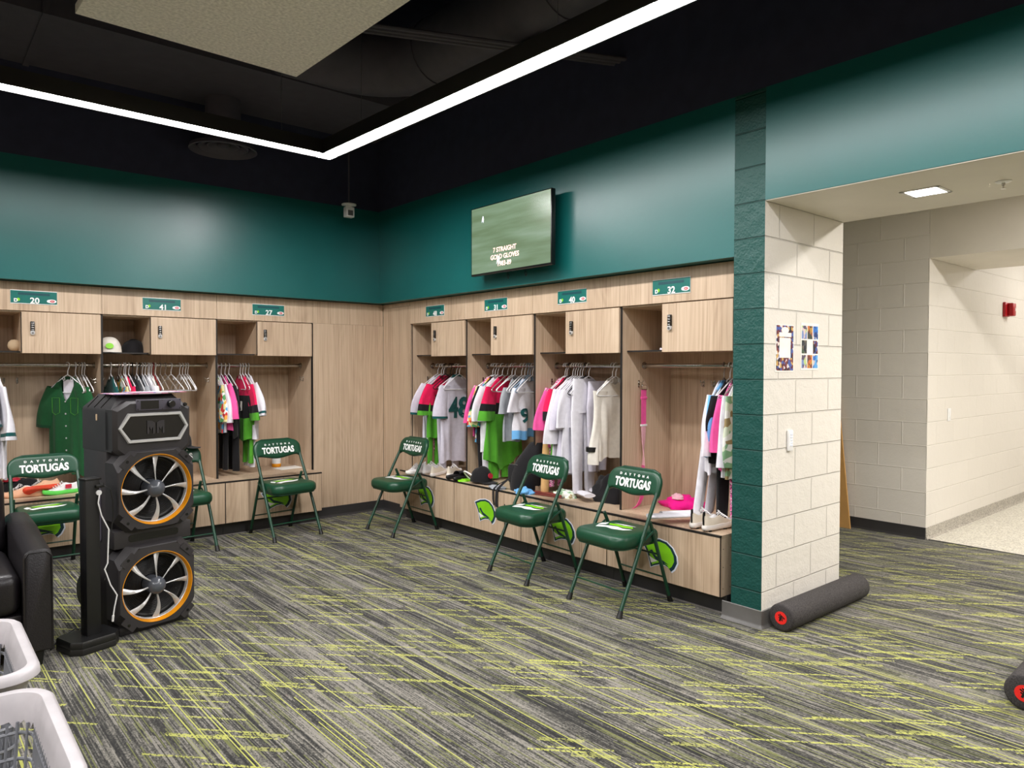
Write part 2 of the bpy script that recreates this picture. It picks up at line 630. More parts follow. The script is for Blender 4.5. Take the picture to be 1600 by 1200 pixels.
def Tm(x=0, y=0, z=0, rx=0, ry=0, rz=0, s=1):
    return Matrix.Translation((x, y, z)) @ Matrix.Rotation(rz, 4, 'Z') @ Matrix.Rotation(ry, 4, 'Y') @ Matrix.Rotation(rx, 4, 'X') @ Matrix.Scale(s, 4)


def text_geo(body, size=1.0, depth=0.1, bold=0.0, sx=1.0, spacing=1.0):
    """lettering as mesh data, centred, lying in XY, extruded towards +Z"""
    cu = bpy.data.curves.new('lettering', 'FONT')
    cu.body = body
    cu.size = size
    cu.extrude = depth / 2
    cu.offset = bold
    cu.align_x = 'CENTER'
    cu.align_y = 'CENTER'
    cu.space_character = spacing
    cu.resolution_u = 3
    o = bpy.data.objects.new('lettering', cu)
    COL.objects.link(o)
    dg = bpy.context.evaluated_depsgraph_get()
    me = bpy.data.meshes.new_from_object(o.evaluated_get(dg))
    vs = [Vector((v.co.x * sx, v.co.y, v.co.z)) for v in me.vertices]
    fs = [list(p.vertices) for p in me.polygons]
    bpy.data.objects.remove(o)
    bpy.data.curves.remove(cu)
    bpy.data.meshes.remove(me)
    if vs:
        cx = (max(v.x for v in vs) + min(v.x for v in vs)) / 2
        cy = (max(v.y for v in vs) + min(v.y for v in vs)) / 2
        vs = [Vector((v.x - cx, v.y - cy, v.z)) for v in vs]
    return vs, fs


# XY drawing -> upright face looking towards -Y
FACE = Matrix.Rotation(R(90), 4, 'X')


def circle(r, n=32, cx=0, cy=0, ry=None, a0=0):
    return [(cx + r * math.cos(a0 + 2 * PI * i / n), cy + (ry or r) * math.sin(a0 + 2 * PI * i / n)) for i in range(n)]


def rrect(w, h, r, n=6, cx=0, cy=0):
    pts = []
    for sx, sy, a in ((1, 1, 0), (-1, 1, 90), (-1, -1, 180), (1, -1, 270)):
        for i in range(n + 1):
            t = R(a + 90 * i / n)
            pts.append((cx + sx * (w / 2 - r) + r * math.cos(t), cy + sy * (h / 2 - r) + r * math.sin(t)))
    return pts


# =================================================================== THE ROOM
XL, YA = 0.1099, 4.4148            # fronts of the locker headers
D = 0.9073                         # one locker
Y0 = 0.2658
E_ = 0.108
WB, WA = 0.004, YA - E_            # painted walls above the lockers
H1, H2, H3 = 2.1283, 1.9176, 1.6002
HB, HBB = 0.4848, 0.1131
XF, YF = -0.0116, 4.2279           # bench fronts
XC, YC = 3.0388, 0.2258
SOF = 2.4384
PW, PG = 0.9481, 0.1949
CEIL = 4.3
CEIL2 = 2.93

mb = MB().box((-7.5, -6.5, -0.1), (3.05, 5.2, 0))
struct(mb.build('floor', ['carpet'], smooth=False))
mb = MB().box((3.05, -6.5, -0.1), (9.5, 0.3, 0.0))
struct(mb.build('floor', ['terrazzo'], smooth=False))
mb = MB().box((-7.5, -6.5, CEIL), (0.9, 5.2, CEIL + 0.1))
struct(mb.build('ceiling', ['ceiling black and wall shade'], smooth=False))
mb = MB().box((PW, -6.5, CEIL2), (9.5, 5.2, CEIL2 + 0.1))
struct(mb.build('ceiling', ['cream paint'], smooth=False))

PZ = 3.07                          # teal stops here; black above is painted-in shade of the unlit wall
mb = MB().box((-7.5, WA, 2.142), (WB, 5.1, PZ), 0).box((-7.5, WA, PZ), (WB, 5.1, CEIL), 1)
mb.box((-7.5, 5.0, 0), (PW, 5.2, 2.142), 0)
struct(mb.build('wall_back', ['teal paint', 'ceiling black and wall shade'], smooth=False))
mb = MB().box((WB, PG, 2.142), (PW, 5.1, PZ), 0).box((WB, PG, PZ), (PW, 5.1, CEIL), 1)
mb.box((0.70, PG, 0), (PW, 5.1, 2.142), 2)
struct(mb.build('wall_right', ['teal paint', 'ceiling black and wall shade', 'cream paint'], smooth=False))
# boxed beam over the opening
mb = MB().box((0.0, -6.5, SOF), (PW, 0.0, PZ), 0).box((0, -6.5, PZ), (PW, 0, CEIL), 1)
mb.box((0.004, -6.5, SOF - 0.004), (PW - 0.002, -0.003, SOF + 0.01), 2)
mb.box((PW - 0.01, -6.5, SOF), (PW + 0.002, -0.003, CEIL), 2)
struct(mb.build('wall_lintel', ['teal paint', 'ceiling black and wall shade', 'cream paint'], smooth=False))
# pillar: each face its own paint, black top in place of shade
def pillar():
    me = MB()
    b0 = 0.0
    def quad(a, b_, c, d, mi):
        me.add([a, b_, c, d], [[0, 1, 2, 3]], mi)
    g = PG + 0.002
    quad((0, g, 0), (0, 0, 0), (0, 0, PZ), (0, g, PZ), 0)
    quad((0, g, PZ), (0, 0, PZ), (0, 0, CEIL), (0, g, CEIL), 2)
    quad((0, 0, 0), (PW, 0, 0), (PW, 0, SOF), (0, 0, SOF), 1)
    quad((PW, 0, 0), (PW, g, 0), (PW, g, SOF), (PW, 0, SOF), 3)
    quad((PW, g, 0), (0, g, 0), (0, g, SOF), (PW, g, SOF), 0)
    quad((0, g, SOF), (PW, g, SOF), (PW, g, CEIL), (0, g, CEIL), 2)
    quad((0, 0, SOF), (PW, 0, SOF), (PW, 0, CEIL), (0, 0, CEIL), 2)
    quad((PW, 0, SOF), (PW, g, SOF), (PW, g, CEIL), (PW, 0, CEIL), 3)
    return me.build('wall_pillar', ['block teal y', 'block cream x', 'ceiling black and wall shade', 'block cream y'], smooth=False)


struct(pillar())
# block wall of the side room and corridor
mb = MB()
mb.add([(XC, 5.1, 0), (XC, YC, 0), (XC, YC, CEIL2), (XC, 5.1, CEIL2)], [[0, 1, 2, 3]], 0)
mb.add([(XC, YC, 0), (9.5, YC, 0), (9.5, YC, CEIL2), (XC, YC, CEIL2)], [[0, 1, 2, 3]], 1)
mb.add([(9.5, YC, 0), (9.5, 5.1, 0), (9.5, 5.1, CEIL2), (9.5, YC, CEIL2)], [[0, 1, 2, 3]], 0)
mb.add([(XC, 5.1, 0), (9.5, 5.1, 0), (9.5, 5.1, CEIL2), (XC, 5.1, CEIL2)], [[0, 1, 2, 3]], 1)
struct(mb.build('wall_corridor', ['block cream y', 'block cream d'], smooth=False))
mb = MB().box((XC, -6.5, SOF), (4.20, YC - 0.001, CEIL2))
struct(mb.build('wall_beam', ['cream paint'], smooth=False))
mb = MB().box((PW, 5.1, 0), (XC, 5.2, CEIL2))
struct(mb.build('wall_side_room', ['cream paint'], smooth=False))
mb = MB().box((9.5, -6.5, 0), (9.6, YC, CEIL2))
struct(mb.build('wall_corridor_end', ['cream paint'], smooth=False))
mb = MB().box((-7.6, -6.5, 2.14), (-7.5, 5.2, PZ), 0).box((-7.6, -6.5, 0), (-7.5, 5.2, 2.14), 2).box((-7.6, -6.5, PZ), (-7.5, 5.2, CEIL), 1)  # unseen wall, lower part set to wood to bounce more light
struct(mb.build('wall_left', ['teal paint', 'ceiling black and wall shade', 'wood'], smooth=False))
mb = MB().box((-7.6, -6.6, 2.14), (0.9, -6.5, PZ), 0).box((-7.6, -6.6, 0), (0.9, -6.5, 2.14), 3).box((-7.6, -6.6, PZ), (0.9, -6.5, CEIL), 1).box((0.9, -6.6, 0), (9.6, -6.5, CEIL2), 2)  # unseen wall behind the camera, wood below chosen for added bounce
struct(mb.build('wall_front', ['teal paint', 'ceiling black and wall shade', 'cream paint', 'wood'], smooth=False))

# bases
def base_run(name, a, b, h, t, mat, cove=True):
    """rubber base from a to b; the room is on the left-hand side of a->b"""
    a, b = Vector((*a, 0)), Vector((*b, 0))
    d = (b - a).normalized()
    nrm = Vector((-d.y, d.x, 0))
    prof = [(0, 0), (t + 0.014, 0), (t + 0.012, 0.004), (t + 0.003, 0.012), (t, 0.022), (t, h - 0.003), (t - 0.003, h), (0, h)]
    rings = [[p + nrm * o + Vector((0, 0, z)) for o, z in prof] for p in (a, b)]
    m = MB().loft(rings)
    return m.build(name, mat)


struct(base_run('baseboard_back', (-0.6707, YA), (XL, YA), 0.1016, -0.0 - 0.006, 'rubber charcoal') if False else base_run('baseboard_back', (XL, YA), (-0.6707, YA), 0.1016, 0.006, 'rubber charcoal'))
struct(base_run('baseboard_right', (XL, Y0 + 4 * D), (XL, YA), 0.1016, 0.006, 'rubber charcoal'))
# pillar base wraps round the corner
def pillar_base():
    path = [(0, PG + 0.06, (-1, 0)), (0, 0.012, (-1, 0)), (0.003, 0.003, (-0.707, -0.707)), (0.012, 0, (0, -1)), (PW - 0.005, 0, (0, -1)), (PW, 0.005, (0.707, -0.707)), (PW, PG, (1, 0))]
    t, h = 0.006, 0.1016
    prof = [(-0.001, 0), (t + 0.016, 0), (t + 0.014, 0.004), (t + 0.004, 0.012), (t, 0.022), (t, h - 0.003), (t - 0.003, h), (-0.001, h)]
    rings = [[Vector((x + n[0] * o, y + n[1] * o, z)) for o, z in prof] for x, y, n in path]
    return MB().loft(rings).build('baseboard_pillar', 'rubber grey')


struct(pillar_base())
struct(base_run('baseboard_side_room', (XC, YC), (XC, 5.1), 0.1016, 0.005, 'rubber charcoal'))
struct(base_run('baseboard_corridor', (9.5, YC), (XC, YC), 0.1016, 0.006, 'terrazzo cove'))
# bit of carpet trim between carpet and terrazzo
struct(MB().box((3.045, -6.5, 0), (3.065, YC - 0.012, 0.004), bevel=0.001).build('trim_1', 'rubber charcoal'))

# =================================================================== LIGHT FITTINGS
def led_bar(root, p, q, wdt=0.115):
    p, q = Vector((*p, 0)), Vector((*q, 0))
    d = (q - p).normalized()
    n = Vector((-d.y, d.x, 0))
    h = MB()
    prof = [(-wdt / 2 - 0.008, 0.0), (-wdt / 2 - 0.008, 0.10), (wdt / 2 + 0.008, 0.10), (wdt / 2 + 0.008, 0.0), (wdt / 2, 0.0), (wdt / 2, 0.012), (-wdt / 2, 0.012), (-wdt / 2, 0.0)]
    e0, e1 = p - d * (wdt / 2 + 0.008), q + d * (wdt / 2 + 0.008)
    h.loft([[c + n * a + Vector((0, 0, z)) for a, z in prof] for c in (e0, e1)])
    h.build('housing', 'black edge', root, smooth=False)
    l = MB()
    a, b = p - d * wdt / 2, q + d * wdt / 2
    l.add([a - n * wdt / 2 + Vector((0, 0, .009)), b - n * wdt / 2 + Vector((0, 0, .009)), b + n * wdt / 2 + Vector((0, 0, .009)), a + n * wdt / 2 + Vector((0, 0, .009))], [[3, 2, 1, 0]])
    l.build('lens', 'led lens', root, smooth=False, recalc=False)


ring = thing('linear_ceiling_light', 'glowing white linear light hung in a big rectangle under the black ceiling', 'light', (-1.275, 2.858, ZF))
A1 = (-4.6, -0.122)
B1 = (0.166, -4.6)
led_bar(ring, (0, 0), A1)
led_bar(ring, (0, -0.0), B1)
led_bar(ring, A1, (A1[0] + B1[0], A1[1] + B1[1]))
led_bar(ring, B1, (A1[0] + B1[0], A1[1] + B1[1]))
for i, (px, py) in enumerate(((-0.35, -0.01), (-2.4, -0.06), (0.02, -0.5), (0.09, -2.4))):
    MB().tube([(px, py, 0.1), (px, py, CEIL - ZF)], 0.0012, 5).build('suspension_cable', 'brushed steel', ring)

# light fittings of the side room and the corridor (2 x 4 ft troffers)
def troffer(loc, sx, sy, lens, label):
    t = thing('ceiling_light', label, 'light', loc)
    f = MB()
    for a in ((-1, 0), (1, 0)):
        f.box((a[0] * sx / 2 - 0.015, -sy / 2 - 0.015, -0.012), (a[0] * sx / 2 + 0.015, sy / 2 + 0.015, 0))
    for s in (-1, 1):
        f.box((-sx / 2, s * sy / 2 - 0.015, -0.012), (sx / 2, s * sy / 2 + 0.015, 0))
    f.build('frame', 'white plastic', t)
    l = MB()
    l.add([(-sx / 2, -sy / 2, -0.006), (sx / 2, -sy / 2, -0.006), (sx / 2, sy / 2, -0.006), (-sx / 2, sy / 2, -0.006)], [[3, 2, 1, 0]])
    l.build('lens', lens, t, smooth=False, recalc=False)
    return t


troffer((1.95, -2.9, CEIL2 - 0.001), 0.3, 2.6, 'side lens', 'long ceiling light in the side room beyond the cream pillar')
troffer((5.6, -1.2, CEIL2 - 0.001), 0.6, 1.2, 'corridor lens', 'ceiling light over the terrazzo corridor, nearer one')
troffer((7.8, -1.2, CEIL2 - 0.001), 0.6, 1.2, 'corridor lens', 'ceiling light over the terrazzo corridor, farther one')

dl = thing('recessed_downlight', 'small square white downlight set in the cream soffit', 'light', (0.462, -0.667, SOF - 0.0045))
f = MB()
for s in (-1, 1):
    f.box((s * 0.0875 - 0.01, -0.0975, -0.004), (s * 0.0875 + 0.01, 0.0975, 0.0), bevel=0.002)
    f.box((-0.0975, s * 0.0875 - 0.01, -0.004), (0.0975, s * 0.0875 + 0.01, 0.0), bevel=0.002)
f.build('frame', 'white plastic', dl)
l = MB().add([(-.078, -.078, -.002), (.078, -.078, -.002), (.078, .078, -.002), (-.078, .078, -.002)], [[3, 2, 1, 0]])
l.build('lens', 'downlight lens', dl, smooth=False, recalc=False)

sp = thing('sprinkler_head', 'white sprinkler head with round plate under the cream soffit', 'sprinkler', (0.524, -1.006, SOF - 0.0045))
MB().lathe([(0.0, 0), (0.036, 0), (0.036, -0.003), (0.028, -0.007), (0.012, -0.009), (0, -0.009)], 28).build('plate', 'white plastic', sp)
m = MB().lathe([(0.009, -0.008), (0.008, -0.02), (0.004, -0.022), (0.004, -0.035), (0.0, -0.035)], 14)
m.lathe([(0, -0.035), (0.011, -0.036), (0.011, -0.038), (0, -0.039)], 14)
m.build('nozzle', 'chrome', sp)

# =================================================================== LOCKERS
DEPTH = 0.575      # inside depth
def locker(name, label, loc, rotz):
    """one open locker: X along the wall, Y into it, front of the header at y = 0"""
    t = thing('locker_cabinet', label, 'locker', loc, rotz, 'open wooden lockers round the room')
    T = 0.010
    y1 = DEPTH + 0.02
    def panel(nm, boxes):
        m = MB()
        for lo, hi, mi in boxes:
            m.box(lo, hi, mi)
        return m.build(nm, ['wood', 'black edge'], t, smooth=False)
    f = 0.022
    for x0 in (0.0, D - T):
        panel('side_panel', [((x0 + 0.0005, f + 0.002, HB), (x0 + T - 0.0005, y1, H2), 0), ((x0 + 0.0005, f, HB), (x0 + T - 0.0005, f + 0.002, H2), 1)])
    panel('back_panel', [((T, DEPTH, HB), (D - T, y1, H2), 0)])
    panel('top_panel', [((T, f, H2 - T), (D - T, DEPTH, H2), 0)])
    xs = D * 0.4
    panel('shelf', [((T, 0.075, H3), (D - T, DEPTH, H3 + T), 0), ((T, 0.073, H3 - 0.0005), (xs, 0.0752, H3 + T + 0.0005), 1)])
    panel('partition', [((xs, f + 0.004, H3 + T), (xs + T, DEPTH, H2 - T), 0), ((xs - 0.001, f + 0.001, H3 + 0.0), (xs + 0.004, f + 0.004, H2 - 0.004), 1)])
    d = MB().box((xs + 0.004, 0.004, H3 - 0.006), (D - T + 0.002, f, H2 - 0.006), 0, bevel=0.0012, seg=1).build('door', ['wood'], t, smooth=False)
    lk = MB().box((xs + 0.058, -0.012, 1.762), (xs + 0.086, 0.004, 1.838), 0, bevel=0.003)
    for i in range(4):
        lk.box((xs + 0.0625, -0.0145, 1.828 - i * 0.017), (xs + 0.0815, -0.011, 1.818 - i * 0.017), 2, bevel=0.002)
    lk.prism(rrect(0.028, 0.032, 0.012), 0, 0.016, 1, Tm(xs + 0.072, 0.004, 1.752) @ FACE)
    lk.prism(circle(0.008, 16), 0, 0.02, 2, Tm(xs + 0.072, 0.004, 1.750) @ FACE)
    lk.build('combination_lock', ['tv black', 'silver plastic', 'brushed steel'], t)
    rd = MB().tube([(T, 0.26, 1.505), (D - T, 0.26, 1.505)], 0.0155, 16).build('hanging_rod', 'chrome', t)
    for x0, sx in ((T, 1), (D - T, -1)):
        MB().lathe([(0, 0.0), (0.028, 0.0), (0.028, 0.003), (0.019, 0.006), (0.019, 0.018), (0.0156, 0.018)], 24, M=Tm(x0, 0.26, 1.505) @ Matrix.Rotation(R(90) * sx, 4, 'Y')).build('rod_flange', 'chrome', rd)
    # double coat hooks: two on the sides, one pair on the back
    def hook(M):
        h = MB()
        h.prism(rrect(0.016, 0.05, 0.006), 0, 0.003, 0, M)
        for k, (dz, out) in enumerate(((0.012, 0.035), (-0.012, 0.028))):
            pts = [(0, dz, 0.002), (0, dz - 0.006, out * 0.6), (0, dz - 0.002, out), (0, dz + 0.012, out + 0.006)]
            h.tube(pts, [0.0035, 0.003, 0.003, 0.0042], 8, 0, M)
        h.build('coat_hook', 'chrome', t)
    hook(Tm(T, 0.20, 1.375) @ Matrix.Rotation(R(90), 4, 'Y') @ Matrix.Rotation(R(90), 4, 'Z'))
    hook(Tm(D - T, 0.20, 1.375) @ Matrix.Rotation(R(-90), 4, 'Y') @ Matrix.Rotation(R(-90), 4, 'Z'))
    for dx in (-0.045, 0.045):
        hook(Tm(D * 0.38 + dx, DEPTH, 1.375) @ FACE)
    return t


def bench(label, loc, rotz, xa, xb, front, right_end=False):
    """storage bench under a locker: front, top, black seams, toe kick behind it"""
    t = thing('bench_cabinet', label, 'bench', loc, rotz, 'bench boxes under the lockers')
    e = 0.0035
    x0, x1 = xa + 0.001, xb - 0.001
    MB().box((x0, front + 0.018, HB - 0.022), (x1, DEPTH + 0.01, HB - 0.0005), 0).box((x0, front - 0.001, HB - 0.012), (x1, front + 0.018, HB - 0.0005), 1).build('top', ['wood', 'black edge'], t, smooth=False)
    MB().box((x0 + e, front, HBB + e), (x1 - e, front + 0.018, HB - 0.0135), 0, bevel=0.001, seg=1).build('front_panel', ['wood'], t, smooth=False)
    for a in (x0, x1 - e - 0.0135):
        sd = MB().box((a + 0.001, front + 0.018, HBB), (a + 0.0165, DEPTH, HB - 0.022), 0)
        if right_end and a > x0:
            for zz in (0.16, 0.29, 0.40):
                for yy in (0.035, 0.11):
                    sd.prism(circle(0.003, 10), 0, 0.0012, 1, Tm(a + 0.0165, front + yy, zz) @ Matrix.Rotation(R(90), 4, 'Y'))
        sd.build('side_panel', ['wood', 'black edge'], t, smooth=False)
    MB().box((x0, front + 0.005, HBB), (x1, front + 0.012, HB - 0.012), 0).build('edge_seam', ['black edge'], t, smooth=False)
    MB().box((x0, front + 0.075, 0), (x1, DEPTH - 0.02, HBB), 0).box((x0, front + 0.060, 0.0), (x1, front + 0.076, 0.004), 1).build('toe_kick', ['rubber charcoal', 'toe strip'], t, smooth=False)
    return t


LOCA = {'27': -1.5780, '41': -2.4853, '20': -3.3926}
LOCB = {'48': Y0 + 4 * D, '31': Y0 + 3 * D, '40': Y0 + 2 * D, '32': Y0 + D}
WHERE = {'27': 'nearest the corner on the left run', '41': 'behind the tall speaker', '20': 'at the left edge of the picture',
         '48': 'nearest the corner on the right run', '31': 'second from the corner on the right run', '40': 'third from the corner on the right run',
         '32': 'beside the teal pillar'}
proto = None
for num in ('27', '41', '20', '48', '31', '40', '32'):
    onA = num in LOCA
    loc = (LOCA[num], YA, 0) if onA else (XL, LOCB[num], 0)
    rz = 0 if onA else R(-90)
    lab = 'open wooden locker with number plate, ' + WHERE[num]
    if proto is None:
        proto = locker('locker', lab, loc, rz)
    else:
        dup(proto, loc, rz, lab)
    fr = (YF - YA) if onA else (XF - XL)
    bench('pale wooden bench box under the open locker ' + WHERE[num], loc, rz, 0, D, fr, right_end=(num in ('32', '27')))

# header boards with number plates
def header(label, loc, rotz, x0, x1):
    m = MB().box((x0 + 0.0012, 0, H2 + 0.001), (x1 - 0.0012, 0.02, H1 + 0.008), 0, bevel=0.0008, seg=1)
    o = m.build('header_panel', ['wood'], None, loc, rotz, smooth=False)
    tag(o, label, 'panel')


def plate(num, loc, rotz, xc):
    t = thing('number_plate', 'teal number plate reading %s on the header, %s' % (num, WHERE[num]), 'sign', loc, rotz, 'number plates over the lockers')
    W_, H_ = 0.302, 0.103
    z = 2.022
    pm = Tm(xc, -0.0005, z) @ FACE
    MB().box((xc - W_ / 2, -0.004, z - H_ / 2), (xc + W_ / 2, -0.0005, z + H_ / 2), 0).build('backing', ['white print'], t, smooth=False)
    MB().box((xc - W_ / 2 + .001, -0.0055, z - H_ / 2 + 0.005), (xc + W_ / 2 - .001, -0.004, z + H_ / 2 - 0.004), 0).build('teal_field', ['plaque teal'], t, smooth=False)
    MB().box((xc - W_ * .34, -0.0061, z + 0.016), (xc + W_ * .34, -0.0055, z + 0.034), 0).build('name_band', ['plaque dark'], t, smooth=False)
    v, f = text_geo(num, 0.062, 0.0012, 0.0016, 1.0)
    MB().add(v, f, 0, Tm(xc + 0.004, -0.0064, z - 0.024) @ FACE).build('number', ['white print'], t, smooth=False)
    v, f = text_geo('D', 0.034, 0.0012, 0.0016, 1.0)
    lg = MB().add(v, f, 0, Tm(xc - W_ * .385, -0.0064, z - 0.026) @ FACE)
    lg.prism(circle(0.011, 14, ry=0.012), 0, 0.0010, 1, Tm(xc - W_ * .335, -0.0056, z - 0.020) @ FACE)
    lg.build('club_initial', ['white print', 'lime print'], t, smooth=False)
    lg = MB()
    pts = [(0.030 * math.cos(a), 0.0145 * math.sin(a)) for a in [2 * PI * i / 24 for i in range(24)]]
    pts = [(x if x > -0.02 else x - 0.004, y) for x, y in pts]
    lg.prism(pts, 0, 0.0010, 0, Tm(xc + W_ * .385, -0.0056, z - 0.024) @ FACE)
    lg.prism(circle(0.016, 20, ry=0.0095), 0, 0.0016, 1, Tm(xc + W_ * .392, -0.0056, z - 0.024) @ FACE)
    v, f = text_geo('REDS', 0.0085, 0.0006, 0.0002, 0.9)
    lg.add(v, f, 0, Tm(xc + W_ * .392, -0.0074, z - 0.024) @ FACE)
    lg.build('club_badge', ['white print', 'red print'], t, smooth=False)


PX = {'20': -2.945 + 3.3926, '41': -2.033 + 2.4853, '27': -1.111 + 1.578}
for num, lx in LOCA.items():
    header('wooden header board over the open locker ' + WHERE[num], (lx, YA, 0), 0, 0, D)
    plate(num, (lx, YA, 0), 0, PX[num])
PB = {'48': 3.4525, '31': 2.5445, '40': 1.639, '32': 0.728}
for num, ly in LOCB.items():
    header('wooden header board over the open locker ' + WHERE[num], (XL, ly, 0), R(-90), 0 if num != '48' else 0.0, D)
    plate(num, (XL, ly, 0), R(-90), ly - PB[num])
header('plain wooden header board over the blank corner panel', (-0.6707, YA, 0), 0, 0, 0.6707 + XL)

# blank corner panels
def corner_panel(label, loc, rotz, width, top, seam=False):
    t = thing('corner_panel', label, 'panel', loc, rotz)
    m = MB().box((0.003, 0.001, 0.1), (width, 0.02, top), 0)
    m.build('board', ['wood'], t, smooth=False)
    MB().box((0.0, 0.003, 0.1), (0.0035, 0.021, top), 0).build('edge_band', ['black edge'], t, smooth=False)
    return t


corner_panel('tall blank wooden panel left of the room corner', (-0.6707, YA, 0), 0, 0.6707 + XL, H2)
cp = corner_panel('tall blank wooden panel right of the room corner', (XL, YA, 0), R(-90), YA - (Y0 + 4 * D) - 0.001, H1 - 0.03)
tag(MB().box((0.003, 0.0, H1 - 0.028), (YA - (Y0 + 4 * D) - 0.001, 0.02, H1 + 0.008), 0).build('filler_strip', ['wood'], None, (XL, YA, 0), R(-90), smooth=False),
    'short wooden strip over the blank panel right of the corner', 'panel')

# emblem decals on the bench fronts (plain shield shapes)
def decal(label, loc, rotz, xc, zc, front):
    t = thing('shield_decal', label, 'sticker', loc, rotz, 'shield stickers on the bench fronts')
    out = [(-0.150, 0.055), (-0.075, 0.085), (0.0, 0.098), (0.06, 0.088), (0.11, 0.055), (0.142, 0.005), (0.148, -0.04), (0.125, -0.085), (0.098, -0.108),
           (0.080, -0.085), (0.045, -0.072), (0.0, -0.076), (-0.045, -0.092), (-0.075, -0.108), (-0.085, -0.07), (-0.105, -0.015)]
    cxm = 0.0
    def sc(k, dx=0, dz=0):
        return [(x * k + dx, y * k + dz) for x, y in out]
    for nm, k, mat, dpt in (('white_border', 1.0, 'pale border', 0.0014), ('dark_outline', 0.93, 'navy print', 0.0020), ('green_field', 0.78, 'lime print', 0.0026)):
        MB().prism(sc(k, 0, 0.0), 0.0002, dpt, 0, Tm(xc, front, zc) @ FACE).build(nm, [mat], t, smooth=False)
    mk = MB()
    mk.prism([(-0.085, -0.03), (-0.045, -0.045), (-0.015, -0.052), (-0.045, -0.064), (-0.066, -0.072)], 0.0002, 0.0032, 0, Tm(xc, front, zc) @ FACE)
    mk.prism([(-0.08, 0.005), (-0.06, 0.014), (-0.03, -0.02), (0.03, -0.042), (0.075, -0.06), (0.03, -0.056), (-0.03, -0.046), (-0.055, -0.02)], 0.0002, 0.0030, 1, Tm(xc, front, zc) @ FACE)
    mk.build('curved_marks', ['white print', 'navy print'], t, smooth=False)
    return t


for num, lab in (('31', 'green shield sticker on the bench front right of the trailing bag strap'), ('40', 'green shield sticker partly behind the chair with its seat in front of locker 40'),
                 ('32', 'green shield sticker half hidden by the chair nearest the pillar'), ('48', 'green shield sticker behind the legs of the chair by the corner')):
    ly = LOCB[num]
    yc = {'31': 2.535, '40': 1.62, '32': 0.715, '48': 3.44}[num]
    if num == '31':
        lab = 'green shield sticker fully in view on the bench front of locker 31'
    decal(lab, (XL, ly, 0), R(-90), ly - yc, 0.292, XF - XL)
for num, lab in (('27', 'green shield sticker under the chair in front of locker 27'), ('20', 'green shield sticker under the leftmost chair')):
    decal(lab, (LOCA[num], YA, 0), 0, {'27': 0.46, '20': 0.46}[num], 0.292, YF - YA)

